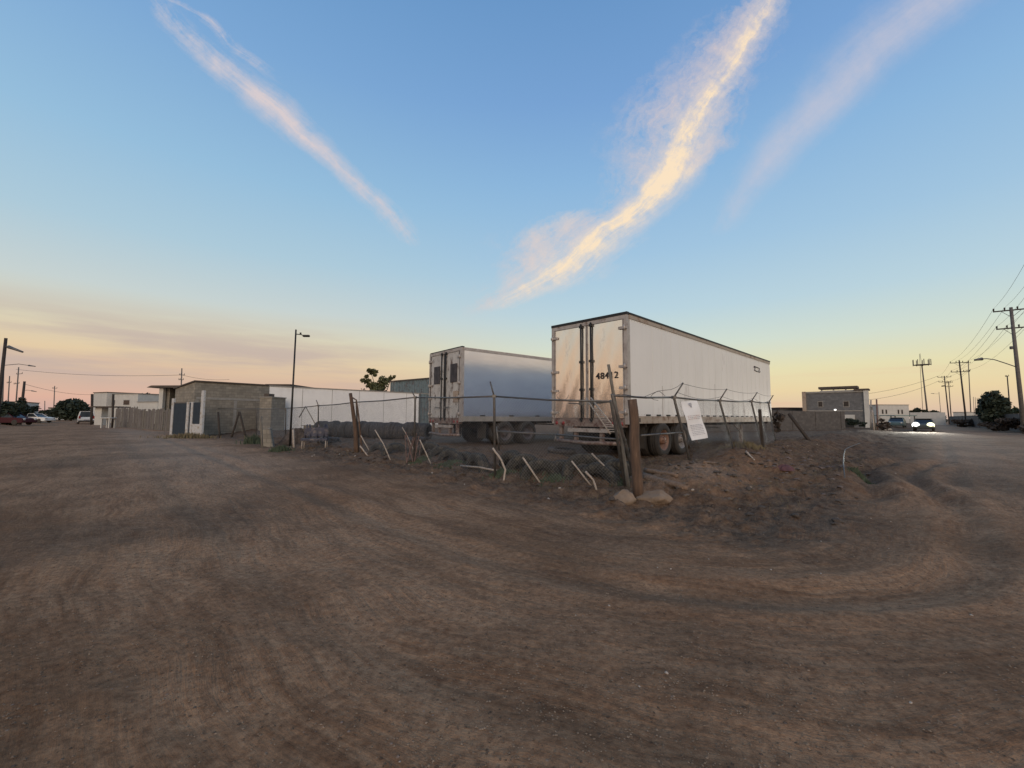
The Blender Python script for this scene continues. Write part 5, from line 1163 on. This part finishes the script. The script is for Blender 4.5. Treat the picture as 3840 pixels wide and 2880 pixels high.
# utility poles
UG = 'utility poles along the right road'
def upole(label, bx, tx, ty, d, arms, r=.16):
    # crossarms perpendicular to the road, given as (pixel y, half length)
    tp = at(tx, ty, d); b = Vector((at(bx, 1580, d).x, d, 0)); b.z = gz(b.x, b.y); t = thing('utility_pole', label, 'utility pole', b, 0, UG)
    v = tp-b; o = MB(); o.tube([Vector((0, 0, -.4)), v+Vector((0, 0, .1))], r, 10, r*.65); o.build('pole', 'polegrey' if d < 50 else 'poledark', t); tips = []
    for (y, hl) in arms:
        f_ = (at(tx, y, d).z-b.z)/v.z; c = v*f_; dr = Vector((.80, -.60, 0)); o = MB(); o.box(c, (2*hl, .10, .12), Matrix.Rotation(math.atan2(dr.y, dr.x), 3, 'Z')); ar = o.build('crossarm', 'poledark', t)
        for s_ in (-1, 1):
            o = MB(); o.tube([c-Vector((0, 0, .75)), c+dr*s_*hl*.55-Vector((0, 0, .04))], .022, 5); o.build('brace', 'poledark', t)
        for s_ in (-.96, -.35, .35, .96):
            o = MB(); o.tube([c+dr*hl*s_+Vector((0, 0, .05)), c+dr*hl*s_+Vector((0, 0, .32))], .05, 7, .07); o.build('insulator', 'poledark', ar)
            tips.append(b+c+dr*hl*s_+Vector((0, 0, .32)))
    return t, tips
tA, tipA = upole('tallest near utility pole at the right edge with two crossarms and a street lamp arm', 3838, 3791, 1156, 42, ((1163, 1.25), (1230, 1.15)), .19)
b = tA.location; o = MB(); pts = [at(x, y, 42)-b for x, y in ((3811, 1376), (3770, 1362), (3730, 1349), (3700, 1345), (3680, 1346))]; o.tube(pts, .045, 7); o.build('lamp_arm', 'lamp', tA)
o = MB(); a_ = at(3682, 1346, 42)-b; c_ = at(3655, 1350, 42)-b; o.tube([a_, a_.lerp(c_, .4), c_], .16, 9, .09); o.build('lamp_head', 'lamp', tA)
o = MB(); o.box(at(3797, 1304, 42)-b+Vector((-.12, 0, 0)), (.22, .2, .3), bev=.03); o.build('junction_box', 'lamp', tA)
tB, tipB = upole('second utility pole on the right road with two crossarms', 3624, 3597, 1353, 82, ((1360, 1.3), (1394, 1.3)))
tC, tipC = upole('third utility pole on the right road, left of the second', 3560, 3541, 1411, 112, ((1414, 1.3), (1432, 1.2)))
tD, tipD = upole('fourth small utility pole just right of the third', 3568, 3557, 1431, 140, ((1434, 1.0), (1449, 1.0)))
b = tC.location; o = MB(); o.tube([at(3541, 1447, 112)-b, at(3532, 1448, 112)-b], .16, 7); o.build('transformer', 'poledark', tC)
pole('lattice_pole', 'faint tall thin pole right of the second utility pole', 3641, 3631, 1356, 125, .14, 'polegrey', [(3622, 1362, 3640, 1360), (3622, 1390, 3640, 1388)])
pole('utility_pole', 'short thin pole right of the dark roadside tree', 3790, 3777, 1409, 62, .09, 'poledark', [(3770, 1412, 3783, 1410)])
pole('street_lamp', 'small far street lamp left of the third utility pole', 3530, 3521, 1470, 130, .08, 'polegrey', lamp=[(3521, 1477), (3510, 1477), (3500, 1476)])
for k, px in enumerate((3650, 3657, 3664, 3671, 3678)):
    pole('thin_post', 'thin pale fence post in the row right of the second utility pole', px+3, px, 1488+k*2, 90, .05, 'polegrey', group='thin posts beyond the roadside wall')
# telecom tower
d = 170; b = base(3480, d); tp = at(3457, 1370, d); t = thing('telecom_tower', 'tall slim telecom mast with a platform of antennas beyond the right road', 'tower', b); v = tp-b
o = MB(); o.tube([Vector((0, 0, 0)), v], .3, 8, .2); o.build('mast', 'polegrey', t)
o = MB(); o.tube([v, at(3450, 1325, d)-b], .06, 5); o.build('spire', 'polegrey', t)
o = MB(); o.lathe([(2.6, -.1), (2.75, 0), (2.6, .1), (.3, .1), (.3, -.1), (2.6, -.1)], 14, 'z', v+Vector((0, 0, .2))); o.build('platform', 'polegrey', t)
for k in range(9):
    q = k*2*PI/9; o = MB(); c_ = v+Vector((math.cos(q)*2.7, math.sin(q)*2.7, .9)); o.b2(c_-Vector((.09, .09, 1.0)), c_+Vector((.09, .09, 1.5))); o.build('antenna', 'polegrey', t)
pole('radio_mast', 'very faint slender mast left of the telecom mast', 3462, 3448, 1328, 230, .12, 'polegrey')
# wires
def wire(label, p, q, sag, r=.02, group='power lines along the right road'):
    o = MB(); pts = [p.lerp(q, i/14)-Vector((0, 0, sag*4*(i/14)*(1-i/14))) for i in range(15)]; b = pts[0]
    tag(o.build_rel('power_line', 'cable', b, pts, r), label, 'power line', group)
def build_rel(s, name, m, b, pts, r): s.tube([p-b for p in pts], r, 4); return s.build(name, m, None, b)
MB.build_rel = build_rel
nextA = [p+Vector((-.713, -.701, 0))*40+Vector((0, 0, 0)) for p in tipA]
names = ['outer left', 'inner left', 'inner right', 'outer right']
for k in range(8):
    lv = 'upper' if k < 4 else 'lower'
    if k in (2, 6): continue
    wire('power line, %s on the %s crossarm, tallest pole to second pole' % (names[k % 4], lv), tipA[k], tipB[k], .9, .013)
    wire('power line, %s on the %s crossarm, tallest pole out of the photo' % (names[k % 4], lv), tipA[k], nextA[k], .9, .010)
    if k in (0, 3, 4, 7): wire('power line, %s on the %s crossarm, second pole to third pole' % (names[k % 4], lv), tipB[k], tipC[k], .6, .016)
wire('single cable running low from the third utility pole leftwards over the right road', tipC[4], at(3250, 1500, 100), .8, .03, 'cables over the streets')
wire('second single cable sloping above the long white building', tipC[0], at(3240, 1478, 105), .6, .03, 'cables over the streets')
wire('cable from the slender pole behind the porch house leftwards over the street', at(682, 1406, 60), at(60, 1385, 72), .5, .022, 'cables over the streets')
wire('cable from the slender pole behind the porch house rightwards over the cinder-block house', at(682, 1406, 60), at(860, 1423, 62), .3, .018, 'cables over the streets')
wire('low cable over the left street to the short dark pole', at(345, 1480, 75), at(92, 1440, 55), .4, .02, 'cables over the streets')

# ------------------------------------------------------------------ loose gravel on the packed dirt
r = random.Random(101); o = MB(); cnt = 0
while cnt < 15000:
    q = r.uniform(-.95, .95); d = 1.4*(14/1.4)**r.random(); x, y = d*math.sin(q), d*math.cos(q)
    if vn(x*.7, y*.7, 201) < r.random()*.9: continue
    s_ = r.uniform(.003, .0075)*(1+d*.09); z = gz(x, y)+s_*.25 if cnt < 0 else None
    o.v.append((x, y, s_)); cnt += 1
pts = np.array(o.v); zz0 = hz(pts[:, 0], pts[:, 1]); g2 = MB()
for (x, y, s_), z in zip(o.v, zz0):
    z = float(z)+s_*.2; a = r.uniform(0, 3); c_, n_ = math.cos(a), math.sin(a); e = r.uniform(.6, 1.0)
    g2.add([(x+c_*s_, y+n_*s_, z), (x-n_*s_*e, y+c_*s_*e, z), (x-c_*s_, y-n_*s_, z), (x+n_*s_*e, y-c_*s_*e, z), (x, y, z+s_*.6)], [(0, 1, 4), (1, 2, 4), (2, 3, 4), (3, 0, 4)])
M['gravel'] = mat('loose_gravel', (.27, .195, .135), (.055, .036, .024), .9, scale=9)
tag(g2.build('gravel', 'gravel'), 'loose gravel and crumbs of earth on the dirt road', 'gravel', None, 'stuff')
